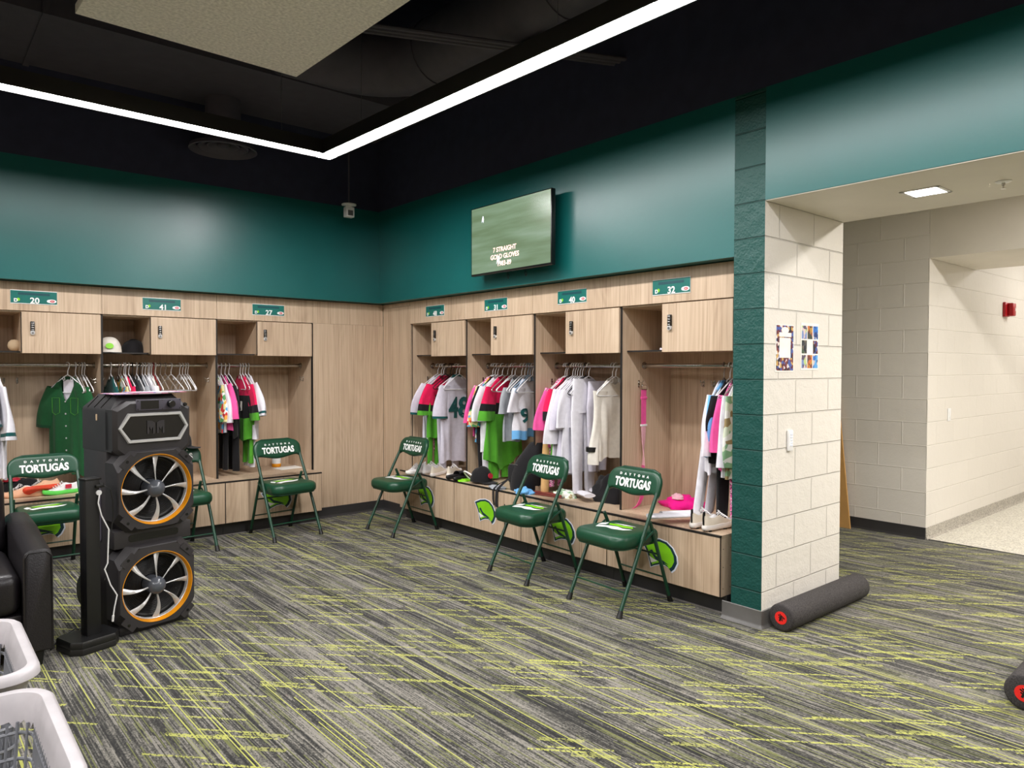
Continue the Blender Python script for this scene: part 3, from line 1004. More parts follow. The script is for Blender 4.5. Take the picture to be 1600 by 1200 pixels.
# =================================================================== CHAIRS
def chair(label, loc, rotz):
    t = thing('folding_chair', label, 'chair', loc, rotz, 'green padded folding chairs')
    # side frames: front foot up to the backrest
    for s in (-1, 1):
        pts = [(s * 0.222, -0.247, 0.03), (s * 0.219, -0.13, 0.27), (s * 0.214, -0.025, 0.49), (s * 0.209, 0.085, 0.70), (s * 0.203, 0.128, 0.775)]
        MB().tube(pts, 0.0125, 12).build('leg', 'chair metal', t)
        MB().tube([(s * 0.223, -0.257, 0.0), (s * 0.222, -0.249, 0.02), (s * 0.2215, -0.24, 0.042)], [0.0195, 0.0165, 0.0150], 12).build('rubber_foot', 'black rubber', t)
        pts = [(s * 0.196, 0.225, 0.03), (s * 0.196, 0.150, 0.24), (s * 0.197, 0.068, 0.46), (s * 0.199, 0.035, 0.535)]
        MB().tube(pts, 0.0118, 12).build('leg', 'chair metal', t)
        MB().tube([(s * 0.196, 0.236, 0.0), (s * 0.196, 0.227, 0.02), (s * 0.196, 0.218, 0.042)], [0.0185, 0.0158, 0.0145], 12).build('rubber_foot', 'black rubber', t)
        MB().tube([(s * 0.212, -0.07, 0.405), (s * 0.212, 0.055, 0.475)], 0.007, 8).build('hinge_bar', 'chair metal', t)
    MB().tube([(-0.2, 0.128, 0.775), (-0.175, 0.148, 0.815), (-0.13, 0.155, 0.83), (0.13, 0.155, 0.83), (0.175, 0.148, 0.815), (0.2, 0.128, 0.775)], 0.0122, 10).build('top_rail', 'chair metal', t)
    MB().tube([(-0.219, -0.195, 0.137), (0.219, -0.195, 0.137)], 0.0055, 8).build('crossbar', 'chair metal', t)
    MB().tube([(-0.196, 0.176, 0.165), (0.196, 0.176, 0.165)], 0.0055, 8).build('crossbar', 'chair metal', t)
    MB().tube([(-0.196, 0.121, 0.318), (0.196, 0.121, 0.318)], 0.0065, 8).build('crossbar', 'chair metal', t)
    # padded seat
    def seat_outline(k, z, n=8):
        pts = []
        w, d = 0.206, 0.2
        for (sx, sy, a, r) in ((1, 1, 0, 0.05), (-1, 1, 90, 0.05), (-1, -1, 180, 0.085), (1, -1, 270, 0.085)):
            wr = w if sy < 0 else 0.183
            for i in range(n + 1):
                th = R(a + 90 * i / n)
                x = sx * (wr - r) + r * math.cos(th)
                y = sy * (d - r) + r * math.sin(th)
                pts.append(Vector((x * (1 - k / w), y * (1 - k / d) - 0.05, z)))
        return pts
    prof = [(0.02, 0.394), (0.004, 0.397), (-0.003, 0.405), (-0.006, 0.425), (-0.005, 0.446), (0.000, 0.461), (0.009, 0.471), (0.022, 0.476), (0.06, 0.479), (0.12, 0.480)]
    seat = MB().loft([seat_outline(k, z) for k, z in prof]).build('seat', 'chair green', t, angle=50)
    MB().loft([seat_outline(k, z) for k, z in ((0.012, 0.386), (0.006, 0.387), (0.006, 0.3975), (0.02, 0.3985))]).build('seat_pan', 'chair metal', t)
    # printed emblem on the seat: generic swoosh shapes
    pr = MB()
    pr.prism([(-0.10, -0.14), (-0.04, -0.105), (0.02, -0.115), (0.09, -0.09), (0.12, -0.04), (0.06, -0.06), (0.0, -0.045), (-0.06, -0.065), (-0.12, -0.10)], 0, 0.0008, 0, Tm(0, 0.0, 0.4798))
    pr.prism([(-0.08, -0.04), (-0.02, -0.03), (0.04, -0.035), (0.1, -0.01), (0.07, 0.02), (0.0, 0.0), (-0.05, 0.01), (-0.1, -0.01)], 0, 0.0008, 1, Tm(0, 0.0, 0.4798))
    pr.prism([(-0.13, -0.09), (-0.1, -0.05), (-0.12, 0.0), (-0.145, -0.04)], 0, 0.0008, 0, Tm(0, 0.0, 0.4798))
    pr.prism([(-0.09, 0.02), (0.0, 0.015), (0.08, 0.04), (0.0, 0.035)], 0, 0.0008, 0, Tm(0, 0.0, 0.4798))
    pr.build('seat_print', ['white print', 'lime print'], seat, smooth=False)
    # padded backrest, leaning back
    M = Tm(0, 0.118, 0.745) @ Matrix.Rotation(R(90 - 17), 4, 'X')
    def back_outline(k):
        pts = []
        W2, top, bot = 0.226, 0.088, -0.083
        r = 0.082
        for i in range(9):
            th = R(90 * i / 8)
            pts.append((W2 - r + (r) * math.cos(th), top - r + r * math.sin(th)))
        for i in range(9):
            th = R(90 + 90 * i / 8)
            pts.append((-W2 + r + r * math.cos(th), top - r + r * math.sin(th)))
        for x, y in ((-W2, -0.02), (-W2 + 0.002, -0.055), (-W2 + 0.012, -0.075)):
            pts.append((x, y))
        for i in range(1, 16):
            x = -W2 + 0.012 + (2 * W2 - 0.024) * i / 16
            pts.append((x, -0.067 - 0.013 * math.cos(x / 0.2 * PI) - 0.004 * (abs(x) / 0.2) ** 6))
        for x, y in ((W2 - 0.012, -0.075), (W2 - 0.002, -0.055), (W2, -0.02)):
            pts.append((x, y))
        return [(x * (1 - k / W2), y * (1 - k / 0.085)) for x, y in pts]
    rings = []
    for k, z in ((0.012, -0.016), (0.0, -0.010), (-0.001, 0.0), (0.001, 0.008), (0.006, 0.014), (0.016, 0.018), (0.03, 0.0195)):
        rings.append([Vector((x, y, z + 0.25 * x * x)) for x, y in back_outline(k)])
    for q in (0.8, 0.6, 0.4, 0.2, 0.05):
        rings.append([Vector((x * q, y * q, 0.020 + 0.25 * x * x * q * q)) for x, y in back_outline(0.03)])
    back = MB().loft(rings, M=M).build('backrest', 'chair green', t, angle=50)
    def on_back(v):
        return Vector((v.x, v.y, v.z + 0.0226 + 0.25 * v.x * v.x))
    v, f = text_geo('TORTUGAS', 0.070, 0.0012, 0.0028, 0.84)
    v = [on_back(Vector((p.x, p.y * 1.10 - 0.008, p.z))) for p in v]
    MB().add(v, f, 0, M).build('club_lettering', ['white print'], back, smooth=False)
    m = MB()
    for k, c_ in enumerate('DAYTONA'):
        v, f = text_geo(c_, 0.021, 0.0012, 0.0010, 1.1)
        m.add([on_back(Vector((p.x + (k - 3) * 0.0385, p.y + 0.046, p.z))) for p in v], f, 0, M)
    m.build('city_lettering', ['white print'], back, smooth=False)
    return t


ch = chair('green folding chair facing out from locker 27, left of the corner panels', (-1.142, 4.012, 0), R(6))
dup(ch, (-2.035, 4.008, 0), R(3), 'green folding chair mostly hidden behind the tall black speaker')
dup(ch, (-2.935, 3.985, 0), R(0), 'green folding chair at far left, between the sofa and the green shirt')
dup(ch, (-0.226, 3.472, 0), R(-90), 'green folding chair in front of locker 48, nearest the room corner')
dup(ch, (-0.228, 1.668, 0), R(-94), 'green folding chair in front of locker 40, second from the pillar')
dup(ch, (-0.229, 0.842, 0), R(-93), 'green folding chair in front of locker 32, nearest the pillar')

# =================================================================== TV
tv = thing('wall_television', 'flat television on the teal wall showing a green field', 'television', (WB, 2.105, 2.517))
MB().box((-0.125, -0.483, -0.278), (-0.085, 0.483, 0.278), 0, bevel=0.004).box((-0.088, -0.30, -0.2), (-0.055, 0.30, 0.15), 0, bevel=0.01).build('casing', ['tv black'], tv)
MB().add([(-0.1255, 0.474, -0.262), (-0.1255, -0.474, -0.262), (-0.1255, -0.474, 0.270), (-0.1255, 0.474, 0.270)], [[0, 1, 2, 3]]).build('screen', ['tv picture'], tv, smooth=False, recalc=False)
side = Matrix.Rotation(R(-90), 4, 'Z') @ FACE
cap = MB()
for i, s_ in enumerate(('7 STRAIGHT', 'GOLD GLOVES', '1983-89')):
    v, f = text_geo(s_, 0.052, 0.001, 0.0012, 1.0)
    cap.add(v, f, 0, Tm(-0.1262, 0.05, -0.095 - i * 0.056) @ side)
cap.build('caption', ['tv caption'], tv, smooth=False)
fg = MB()
for (yy, zz, s_) in ((0.13, -0.178, 1.0), (0.325, 0.17, 0.8)):
    fg.prism([(0.01 * s_, 0.03 * s_), (0.018 * s_, 0), (0.008 * s_, -0.035 * s_), (-0.004 * s_, -0.01 * s_), (-0.018 * s_, -0.03 * s_), (-0.012 * s_, 0.01 * s_), (0, 0.035 * s_)], 0, 0.001, 0, Tm(-0.1256, yy, zz) @ side)
fg.build('player_figures', ['tv figure'], tv, smooth=False)
MB().box((-0.085, -0.24, -0.12), (-0.001, -0.20, 0.16), 0).box((-0.085, 0.20, -0.12), (-0.001, 0.24, 0.16), 0).box((-0.012, -0.3, -0.1), (0, 0.3, 0.1), 0).build('wall_bracket', ['black edge'], tv, smooth=False)
for y_ in (-0.12, 0.09):
    MB().tube([(-0.06, y_, -0.25), (-0.06, y_ + 0.004, -0.295), (-0.062, y_ - 0.012, -0.325), (-0.06, y_ - 0.02, -0.30), (-0.058, y_ - 0.006, -0.285)], 0.0028, 6).build('cable_tail', 'black rubber', tv)

# =================================================================== PILLAR AND CORRIDOR FITTINGS
def poster(label, x0, x1, z0, z1, kind):
    t = thing('poster', label, 'poster', ((x0 + x1) / 2, -0.0008, (z0 + z1) / 2), 0, 'posters taped to the cream pillar')
    w_, h_ = (x1 - x0), (z1 - z0)
    MB().box((-w_ / 2, -0.0012, -h_ / 2), (w_ / 2, 0, h_ / 2), 0).build('sheet', ['paper'], t, smooth=False)
    def pic(nm, a, b, c, d, mat, dz=0.0018):
        MB().box((a * w_, -dz, c * h_), (b * w_, -0.0012, d * h_), 0).build(nm, [mat], t, smooth=False)
    if kind == 0:
        pic('photo_collage', -0.46, 0.46, -0.47, 0.48, 'photo print')
        pic('pale_panel', -0.3, 0.3, -0.2, 0.22, 'paper', 0.0024)
        pic('title_panel', -0.32, 0.34, 0.24, 0.33, 'paper', 0.0024)
        MB().prism(circle(0.2 * w_, 14, ry=0.07 * h_), 0.0012, 0.0026, 0, Tm(0, 0, 0.38 * h_) @ FACE).build('title_badge', ['paper'], t, smooth=False)
    else:
        cols = [['photo pale', 'photo orange', 'photo blue'], ['photo dark', None, 'photo print'], ['photo pale', 'photo orange', 'photo blue']]
        for r_ in range(3):
            for c_ in range(3):
                if cols[r_][c_]:
                    a = -0.46 + c_ * 0.32
                    pic('photo', a, a + 0.28, 0.44 - r_ * 0.31 - 0.28, 0.44 - r_ * 0.31, cols[r_][c_])
    return t


poster('photo poster with a white panel, on the cream pillar next to the teal face', 0.122, 0.332, 1.467, 1.745, 0)
poster('poster of nine framed pictures on the cream pillar, the farther one', 0.415, 0.632, 1.478, 1.765, 1)
ws = thing('light_switch', 'white slim light switch on the cream pillar', 'switch', (0.285, -0.0005, 1.061))
MB().box((-0.024, -0.018, -0.062), (0.024, 0, 0.062), 0, bevel=0.006).build('plate', ['white plastic'], ws)
m = MB()
for k in range(5):
    m.box((-0.012, -0.0205, 0.030 - k * 0.016), (0.012, -0.0175, 0.041 - k * 0.016), 0, bevel=0.001)
m.build('buttons', ['pale border'], ws)
ws = thing('light_switch', 'white wall switch on the cream corridor wall', 'switch', (3.545, YC - 0.0005, 1.066))
MB().box((-0.036, -0.007, -0.058), (0.036, 0, 0.058), 0, bevel=0.003).build('plate', ['white plastic'], ws)
MB().box((-0.016, -0.011, -0.033), (0.016, -0.006, 0.033), 0, bevel=0.002).build('rocker', ['white plastic'], ws)
fa = thing('fire_alarm', 'red fire alarm horn on the cream corridor wall', 'alarm', (5.11, YC - 0.0005, 2.103))
MB().box((-0.09, -0.025, -0.075), (0.065, 0, 0.075), 0, bevel=0.006).build('base_plate', ['alarm red'], fa)
MB().box((-0.02, -0.075, -0.068), (0.085, -0.02, 0.068), 0, bevel=0.012).build('strobe_housing', ['alarm red'], fa)
MB().prism([(0, -0.02), (0.03, 0), (0, 0.02), (0.01, 0)], 0, 0.003, 0, Tm(0.035, -0.075, 0) @ FACE).build('white_mark', ['white print'], fa, smooth=False)
# plywood board leaning in the side room
pb = MB().prism([(-0.16, 0), (0.16, 0), (0.16, 0.75), (0.02, 0.86), (-0.1, 0.82)], 0, 0.018, 0, bevel=0.001)
o = MB().prism([(0.0, 0), (0.34, 0.0), (0.50, 1.25), (0.16, 1.25)], 0, 0.018, 0, Tm(0, 0, 0) @ Matrix.Rotation(R(90), 4, 'Z') @ Matrix.Rotation(R(90 + 3.0), 4, 'X')).build('plywood_board', 'plywood', None, (2.945, 0.835, 0.001), smooth=False)
tag(o, 'plywood board leaning on the cream block wall beyond the pillar', 'board')

# =================================================================== ABOVE
# felt ceiling panels
def cloud(label, c, sx, sy, z):
    t = thing('acoustic_panel', label, 'ceiling panel', (*c, z), R(1.6), 'felt panels hung under the black ceiling')
    MB().box((-sx / 2, -sy / 2, 0), (sx / 2, sy / 2, 0.05), 0, bevel=0.003).build('felt_board', ['acoustic felt'], t)
    for a in (-1, 1):
        for b_ in (-1, 1):
            MB().tube([(a * sx * 0.42, b_ * sy * 0.42, 0.05), (a * sx * 0.42, b_ * sy * 0.42, CEIL - z)], 0.0015, 5).build('suspension_cable', 'brushed steel', t)


cloud('large pale grey felt panel hung above the inside of the light', (-2.39, 0.915), 1.2, 2.42, 3.3)
cloud('second grey felt panel, only its corner showing at top left', (-3.93, 0.93), 1.2, 2.42, 3.3)
# ceiling round diffuser
df = thing('round_air_diffuser', 'dark round air diffuser under the ceiling near the left wall', 'vent', (-1.65, 4.0, 3.3))
m = MB()
for r0, z0 in ((0.27, 0.0), (0.20, 0.02), (0.13, 0.035)):
    m.lathe([(r0, z0), (r0 - 0.012, z0 - 0.004), (r0 - 0.05, z0 + 0.03), (r0 - 0.055, z0 + 0.04), (r0 - 0.01, z0 + 0.03), (r0, z0)], 40)
m.lathe([(0, 0.03), (0.05, 0.03), (0.05, 0.05), (0, 0.05)], 24)
m.build('diffuser_rings', 'duct black', df)
MB().lathe([(0.14, 0.05), (0.14, CEIL - 3.3)], 32).build('duct_neck', 'duct black', df)
# round duct run and elbow
du = thing('round_duct', 'black round air duct turning a corner under the ceiling', 'duct', (0, 0, 0))
path = [(-0.62, -5.5, 3.86), (-0.62, 2.4, 3.86)]
for i in range(1, 9):
    a = R(90 * i / 8)
    path.append((-1.12 + 0.5 * math.cos(a), 2.4 + 0.5 * math.sin(a), 3.86))
path.append((-1.6, 2.9, 3.86))
MB().tube(path, 0.24, 28).build('duct_run', 'duct black', du)
for yy in (-3.5, -2.0, -0.5, 1.0, 2.35):
    MB().tube([(-0.62, yy - 0.02, 3.86), (-0.62, yy + 0.02, 3.86)], 0.25, 28).build('joint_band', 'duct black', du)
bd = thing('rectangular_duct', 'broad black flat duct along the left wall ceiling', 'duct', (-4.6, 3.72, 3.72))
MB().box((-2.8, -0.5, 0), (4.5, 0.5, 0.4), 0).build('duct_body', 'duct black', bd, smooth=False)
for xx in (-2.0, -0.8, 0.4, 1.6):
    MB().box((xx - 0.02, -0.515, -0.008), (xx + 0.02, 0.515, 0.408), 0).build('joint_flange', 'duct black', bd, smooth=False)
cd = thing('conduit_rack', 'pair of black conduits crossing under the duct', 'pipe', (-1.9, 1.9, 3.56))
for k in range(3):
    MB().tube([(-1.3, 0.55 + k * 0.05, 0), (2.0, -0.9 + k * 0.05, 0)], 0.014, 8).build('conduit', 'duct black', cd)
for x_ in (-1.0, 0.2, 1.3):
    MB().box((x_ - 0.02, -0.1 - x_ * 0.44 - 0.05, 0.014), (x_ + 0.02, 0.12 - x_ * 0.44, 0.03)).tube([(x_, 0.0 - x_ * 0.44, 0.03), (x_, -x_ * 0.44, CEIL - 3.56)], 0.004, 6).build('hanger_bracket', 'duct black', cd)
# strobe unit hanging near the corner
sb = thing('ceiling_strobe', 'small white square alarm strobe hung near the room corner', 'alarm', (-0.474, 4.04, 2.96))
MB().box((-0.042, -0.032, -0.05), (0.042, 0.032, 0.045), 0, bevel=0.005).build('body', ['white plastic'], sb)
MB().box((-0.026, -0.0345, -0.036), (0.026, -0.03, 0.014), 0, bevel=0.002).build('window', ['rubber grey'], sb)
MB().lathe([(0.0, 0.045), (0.03, 0.045), (0.034, 0.058), (0.068, 0.064), (0.068, 0.075), (0.0, 0.079)], 28).build('mounting_disc', ['white plastic'], sb)
MB().tube([(0, 0, 0.075), (0, 0, CEIL - 2.96)], 0.008, 8).build('stem', 'duct black', sb)

# =================================================================== CLOTHES
def hanger_geo(tilt=0.0):
    m = MB()
    pts = []
    for i in range(15):
        a = R(-35 + 235 * i / 14)
        pts.append((0.0215 * math.cos(a), 0, 0.0215 * math.sin(a)))
    pts = pts[::-1]          # from open tip round the rod
    pts += [(0.012, 0, -0.028), (0.002, 0, -0.045), (0, 0, -0.082)]
    m.tube(pts, 0.0036, 8)
    sh = [(0, 0, -0.080), (0.04, 0, -0.098), (0.16, 0, -0.178), (0.190, 0, -0.200), (0.197, 0, -0.212), (0.190, 0, -0.222), (0.175, 0, -0.225),
          (0, 0, -0.227), (-0.175, 0, -0.225), (-0.190, 0, -0.222), (-0.197, 0, -0.212), (-0.190, 0, -0.200), (-0.16, 0, -0.178), (-0.04, 0, -0.098), (0, 0, -0.080)]
    return m, sh


HPROTO = {}


def hanger(loc, rotz, label, group, mat='hanger white'):
    if mat not in HPROTO:
        t = thing('clothes_hanger', label, 'hanger', loc, rotz, group)
        m, sh = hanger_geo()
        m.build('hook', mat, t)
        MB().tube(sh, 0.0043, 8, cap=False).build('frame', mat, t)
        m2 = MB()
        for s in (-1, 1):
            m2.tube([(s * 0.035, 0, -0.096), (s * 0.030, 0, -0.122), (s * 0.044, 0, -0.130), (s * 0.052, 0, -0.112)], 0.0028, 6)
        m2.build('strap_notch', mat, t)
        HPROTO[mat] = t
        return t
    return dup(HPROTO[mat], loc, rotz, label, group)


def fold(x, u, seed, amp):
    return amp * u * (0.8 * math.sin(x * 30 + seed * 1.7 + u * 3.1) + 0.5 * math.sin(x * 13 + seed * 0.9) + 0.55 * math.sin(x * 73 + seed * 4.1 - u * 3) + 0.3 * math.sin(x * 19 - seed))


def shirt(name, label, loc, rotz, seed, mats, body, sleeve, length=0.74, hw=0.235, th=0.020, slv=(0.22, 0.22), out=(0.10, 0.10), cuff=None,
          vneck=0.05, long=False, number=None, group=None, amp=0.019, buttons=False, cat='shirt', flare=0.13, slump=0.0, point=0.0):
    """garment on a hanger: X = shoulder line, -Y = the side shown; body / sleeve = [(to, material)] by height"""
    t = thing(name, label, cat, loc, rotz, group)
    nseg, rows = 56, 22
    zt = -0.095
    hw = hw * 0.90
    def hwid(u):
        if u < 0.16:
            k = u / 0.16
            return 0.062 + (hw * 0.90 - 0.062) * k ** 0.9
        if u < 0.26:
            return hw * (0.90 + 0.02 * (u - 0.16) / 0.1)
        return hw * (0.92 + flare * (u - 0.26) / 0.74 + 0.02 * math.sin(u * 9 + seed))
    rings, rm = [], []
    for r_ in range(rows + 1):
        u = (r_ / rows) ** 1.15
        W_ = hwid(u)
        zz = zt - (0.125 * (u / 0.16) if u < 0.16 else 0.125 + (length - 0.125) * (u - 0.16) / 0.84)
        ring = []
        for k in range(nseg):
            a = 2 * PI * k / nseg
            c, s = math.cos(a), math.sin(a)
            x = W_ * (abs(c) ** 0.75) * (1 if c >= 0 else -1)
            tt = th * (0.55 + 0.75 * min(1, u * 3))
            y = tt * (abs(s) ** 0.9) * (1 if s >= 0 else -1) + fold(x, min(1, u * 1.25), seed, amp)
            z = zz
            if u < 0.35 and s < 0 and vneck:
                z -= vneck * max(0, 1 - abs(x) / 0.095) * (1 - u / 0.35) ** 2
            z += (0.010 * math.sin(x * 21 + seed) + 0.008 * math.sin(x * 47 + seed * 2)) * u * u + slump * x * u - point * max(0, 1 - abs(x + 0.04) / 0.16) * u ** 4
            ring.append(Vector((x, y, z)))
        rings.append(ring)
        rm.append(u)
    def pick(lst, u):
        for k, (to, mi) in enumerate(lst):
            if u <= to:
                return mats.index(mi)
        return mats.index(lst[-1][1])
    m = MB().loft(rings, cap=(False, False), mats=[pick(body, (rm[i] + rm[i + 1]) / 2) for i in range(rows)])
    m.build('torso', mats, t, angle=75, recalc=False)
    # sleeves
    for side, si in ((-1, 0), (1, 1)):
        L, o_ = slv[si], out[si]
        rg, sm = [], []
        nr = 14 if not long else 24
        for q in range(nr + 1):
            v = q / nr
            cx = side * (hw * 0.66 + (o_ + 0.035) * math.sin(min(1, v * 1.1) * PI / 2) * (1.0 if not long else 0.8))
            cz = zt - 0.115 - L * v + (0.02 * (1 - v))
            if long:
                cx -= side * 0.02 * math.sin(v * 5)
            dx, dz = o_ * (1 - v * 0.7), -L
            ln = math.hypot(dx, dz)
            nx, nz = -dz / ln * side, dx / ln          # across the sleeve
            half = (0.078 * (1 - v) + 0.096 * v) if not long else (0.08 * (1 - v) + 0.044 * v)
            thk = 0.022 + 0.010 * v + 0.006 * math.sin(v * 5 + seed)
            ring = []
            for k in range(20):
                a = 2 * PI * k / 20
                h = half * math.cos(a)
                w_ = thk * math.sin(a)
                ring.append(Vector((cx + nx * h, w_ + fold(h * 1.3 + 0.1 * side, v, seed + 3, amp * 0.75), cz + nz * h * (1 if side > 0 else 1))))
            rg.append(ring)
            sm.append(v)
        MB().loft(rg, cap=(False, False), mats=[pick(sleeve, (sm[i] + sm[i + 1]) / 2) for i in range(nr)]).build('sleeve', mats, t, angle=75, recalc=False)
    def front(x, z, u):
        return -th * 1.25 + fold(x, min(1, u * 1.25), seed, amp)
    def decal_on(nm, v, f, x0, z0, mat, lift=0.008):
        vs = []
        for p in v:
            x, z = x0 + p.x, z0 + p.y
            u = min(1, max(0.0, (zt - z) / length))
            vs.append(Vector((x, front(x, z, u) - lift + p.z, z)))
        MB().add(vs, f).build(nm, [mat], t, smooth=False)
    if number:
        v, f = text_geo(number[0], number[1], 0.002, number[1] * 0.03, 0.95)
        decal_on('number', v, f, number[2], number[3], number[4])
    if buttons:
        m = MB()
        for k in range(5):
            z = -0.30 - k * 0.10
            u = (zt - z) / length
            m.prism(circle(0.007, 12), 0, 0.003, 0, Tm(0.0, front(0, z, u) - 0.001, z) @ FACE)
        m.build('buttons', ['silver plastic'], t)
        MB().box((-0.06, 0.012, -0.30), (0.06, 0.015, -0.120), 0).build('collar_lining', [C('white')], t, smooth=False)
        for s in (-1, 1):
            m = MB()
            z0 = -0.27
            pts = []
            for (a, b_) in ((0.055, 0), (0.14, 0), (0.14, -0.12), (0.0975, -0.14), (0.055, -0.12), (0.055, 0)):
                z = z0 + b_
                x = s * a
                pts.append((x, front(x, z, (zt - z) / length) - 0.003, z))
            m.tube(pts, 0.0012, 5)
            m.build('pocket_stitching', ['cloth lime'], t)
    return t


def trousers(name, label, loc, rotz, seed, mats, leg, length=0.86, hw=0.15, x0=0.0, sway=(0, 0), trail=0.0, taper=0.55, cat='trousers', group=None, ytrail=0, th=0.03, split=0.07, top=-0.205, xtrail=0.9):
    """trousers hanging by the waist; leg = [(to, material)]"""
    t = thing(name, label, cat, loc, rotz, group)
    length -= -0.10 - top
    zt = top
    def pick(u):
        for to, mi in leg:
            if u <= to:
                return mats.index(mi)
        return mats.index(leg[-1][1])
    rg, um = [], []
    for q in range(8):
        u = q / 7 * 0.3
        ring = []
        for k in range(40):
            a = 2 * PI * k / 40
            x = hw * (0.85 + 0.5 * u) * math.copysign(abs(math.cos(a)) ** 0.8, math.cos(a))
            ring.append(Vector((x0 + x + sway[0] * u, th * math.sin(a) + fold(x, u * 2, seed, 0.008) + sway[1] * u, zt - length * u)))
        rg.append(ring)
        um.append(u)
    MB().loft(rg, cap=(False, False), mats=[pick(um[i]) for i in range(7)]).build('waist', mats, t, angle=75, recalc=False)
    for s in (-1, 1):
        rg, um = [], []
        nr = 26
        total = length * 0.72 + trail
        for q in range(nr + 1):
            d = total * q / nr
            u = 0.28 + 0.72 * min(1, d / (length * 0.72))
            dz = min(d, length * 0.72)
            over = max(0, d - length * 0.72)
            half = hw * 0.52 * (1 - (1 - taper) * (d / total))
            cx = x0 + s * hw * 0.5 * (1 + split * d) + sway[0] * u - over * xtrail
            cy = sway[1] * u + ytrail * over
            cz = zt - 0.28 * length - dz + 0.018 * min(1, over * 20)
            flat = min(1, over * 12)
            ring = []
            for k in range(18):
                a = 2 * PI * k / 18
                p = Vector((half * math.cos(a) * (1 - flat), th * 0.8 * math.sin(a) * (1 - flat), 0))
                tl = math.hypot(xtrail, ytrail) or 1
                p += Vector((ytrail / tl * half * math.cos(a) * flat, xtrail / tl * half * math.cos(a) * flat, 0.016 * math.sin(a) * flat))
                wob = fold(p.x * 1.6 + s, u, seed + s, 0.007)
                ring.append(Vector((cx + p.x, cy + p.y + wob * (1 - flat * 0.5), cz + p.z)))
            rg.append(ring)
            um.append(u)
        MB().loft(rg, cap=(False, True), mats=[pick(um[i]) for i in range(nr)]).build('trouser_leg', mats, t, angle=75, recalc=False)
    return t


C = lambda n: 'cloth ' + n
RZ = 1.505
XB = XL + 0.26
YR = YA + 0.26


def onB(y):
    return (XB, y, RZ)


def onA(x):
    return (x, YR, RZ)


HG = {n: 'hangers on the rod of locker %s' % n for n in ('20', '41', '27', '48', '31', '40', '32')}


PLACE = {'48': 'corner locker, right run', '31': 'second locker, right run', '40': 'third locker, right run', '32': 'pillar-side locker', '27': 'corner locker, left run', '41': 'the locker behind the tall speaker', '20': 'the leftmost locker'}


def hangers(num, items, onAwall):
    ORD = ['first', 'second', 'third', 'fourth', 'fifth', 'sixth', 'seventh', 'eighth', 'ninth', 'tenth', 'eleventh', 'twelfth', 'thirteenth', 'fourteenth',
           'fifteenth', 'sixteenth', 'seventeenth', 'eighteenth', 'nineteenth', 'twentieth', 'twenty-first', 'twenty-second', 'twenty-third', 'twenty-fourth']
    order = sorted([i[0] for i in items], reverse=not onAwall)
    for q, mat, dr in items:
        nm = {'hanger white': 'white plastic', 'hanger clear': 'clear plastic', 'hanger black': 'black plastic', 'hanger blue': 'pale blue plastic', 'hanger red': 'dark red plastic'}[mat]
        lab = '%s hanger, %s from the left, in %s' % (nm, ORD[order.index(q)], PLACE[num])
        grp = '%s hangers in %s' % (nm, PLACE[num])
        loc = onA(q) if onAwall else onB(q)
        hanger(loc, R((-90 if onAwall else 0) + dr), lab, grp, mat)


W_, K_, CL, BL, RD = 'hanger white', 'hanger black', 'hanger clear', 'hanger blue', 'hanger red'
hangers('48', [(3.792, W_, 2), (3.728, W_, -3), (3.69, W_, 4), (3.655, K_, 2), (3.575, K_, -2), (3.53, K_, 3), (3.475, W_, -4), (3.425, W_, 6)], False)
hangers('31', [(2.911, W_, 3), (2.876, W_, -18), (2.838, W_, 4), (2.774, W_, 0), (2.70, CL, 5), (2.641, W_, 8), (2.60, W_, -6), (2.513, W_, 9), (2.471, W_, 7), (2.43, BL, 5), (2.40, BL, 8), (2.37, W_, 9)], False)
hangers('40', [(1.976, W_, 2), (1.954, W_, 0), (1.925, K_, 3), (1.888, W_, -2), (1.862, W_, 1), (1.836, W_, 3), (1.808, W_, 0), (1.782, W_, 2), (1.745, K_, 0), (1.713, W_, 0), (1.467, W_, 3), (1.435, W_, -2)], False)
hangers('32', [(0.50, CL, 14), (0.455, W_, 4), (0.425, W_, -2), (0.39, CL, 3)], False)
hangers('27', [(-1.535, W_, 2), (-1.515, W_, 0), (-1.495, W_, -4), (-1.461, W_, 2), (-1.425, W_, 4), (-1.390, W_, 3), (-1.284, W_, -6), (-1.26, W_, -2), (-1.235, W_, 2), (-1.205, W_, 0)], True)
hangers('20', [(-2.690, W_, 33), (-2.635, W_, 8), (-2.61, CL, 4), (-2.588, W_, 6), (-2.57, W_, 9), (-3.16, W_, 8), (-3.20, W_, 4)], True)
hangers('41', [(-2.375, W_, 4), (-2.315, CL, 3), (-2.30, CL, 8), (-2.275, W_, 2), (-2.262, W_, -3), (-2.238, W_, 5), (-2.21, K_, 2), (-2.175, W_, 4), (-2.152, K_, 0), (-2.131, W_, 3), (-2.108, W_, 6),
               (-2.085, W_, 2), (-2.075, W_, 5), (-2.058, W_, 0), (-2.043, RD, 3), (-2.026, W_, 4), (-1.985, CL, 5), (-1.945, CL, 12), (-1.897, W_, 16), (-1.825, W_, 6), (-1.80, W_, 4), (-1.775, W_, 8), (-1.755, W_, 5)], True)

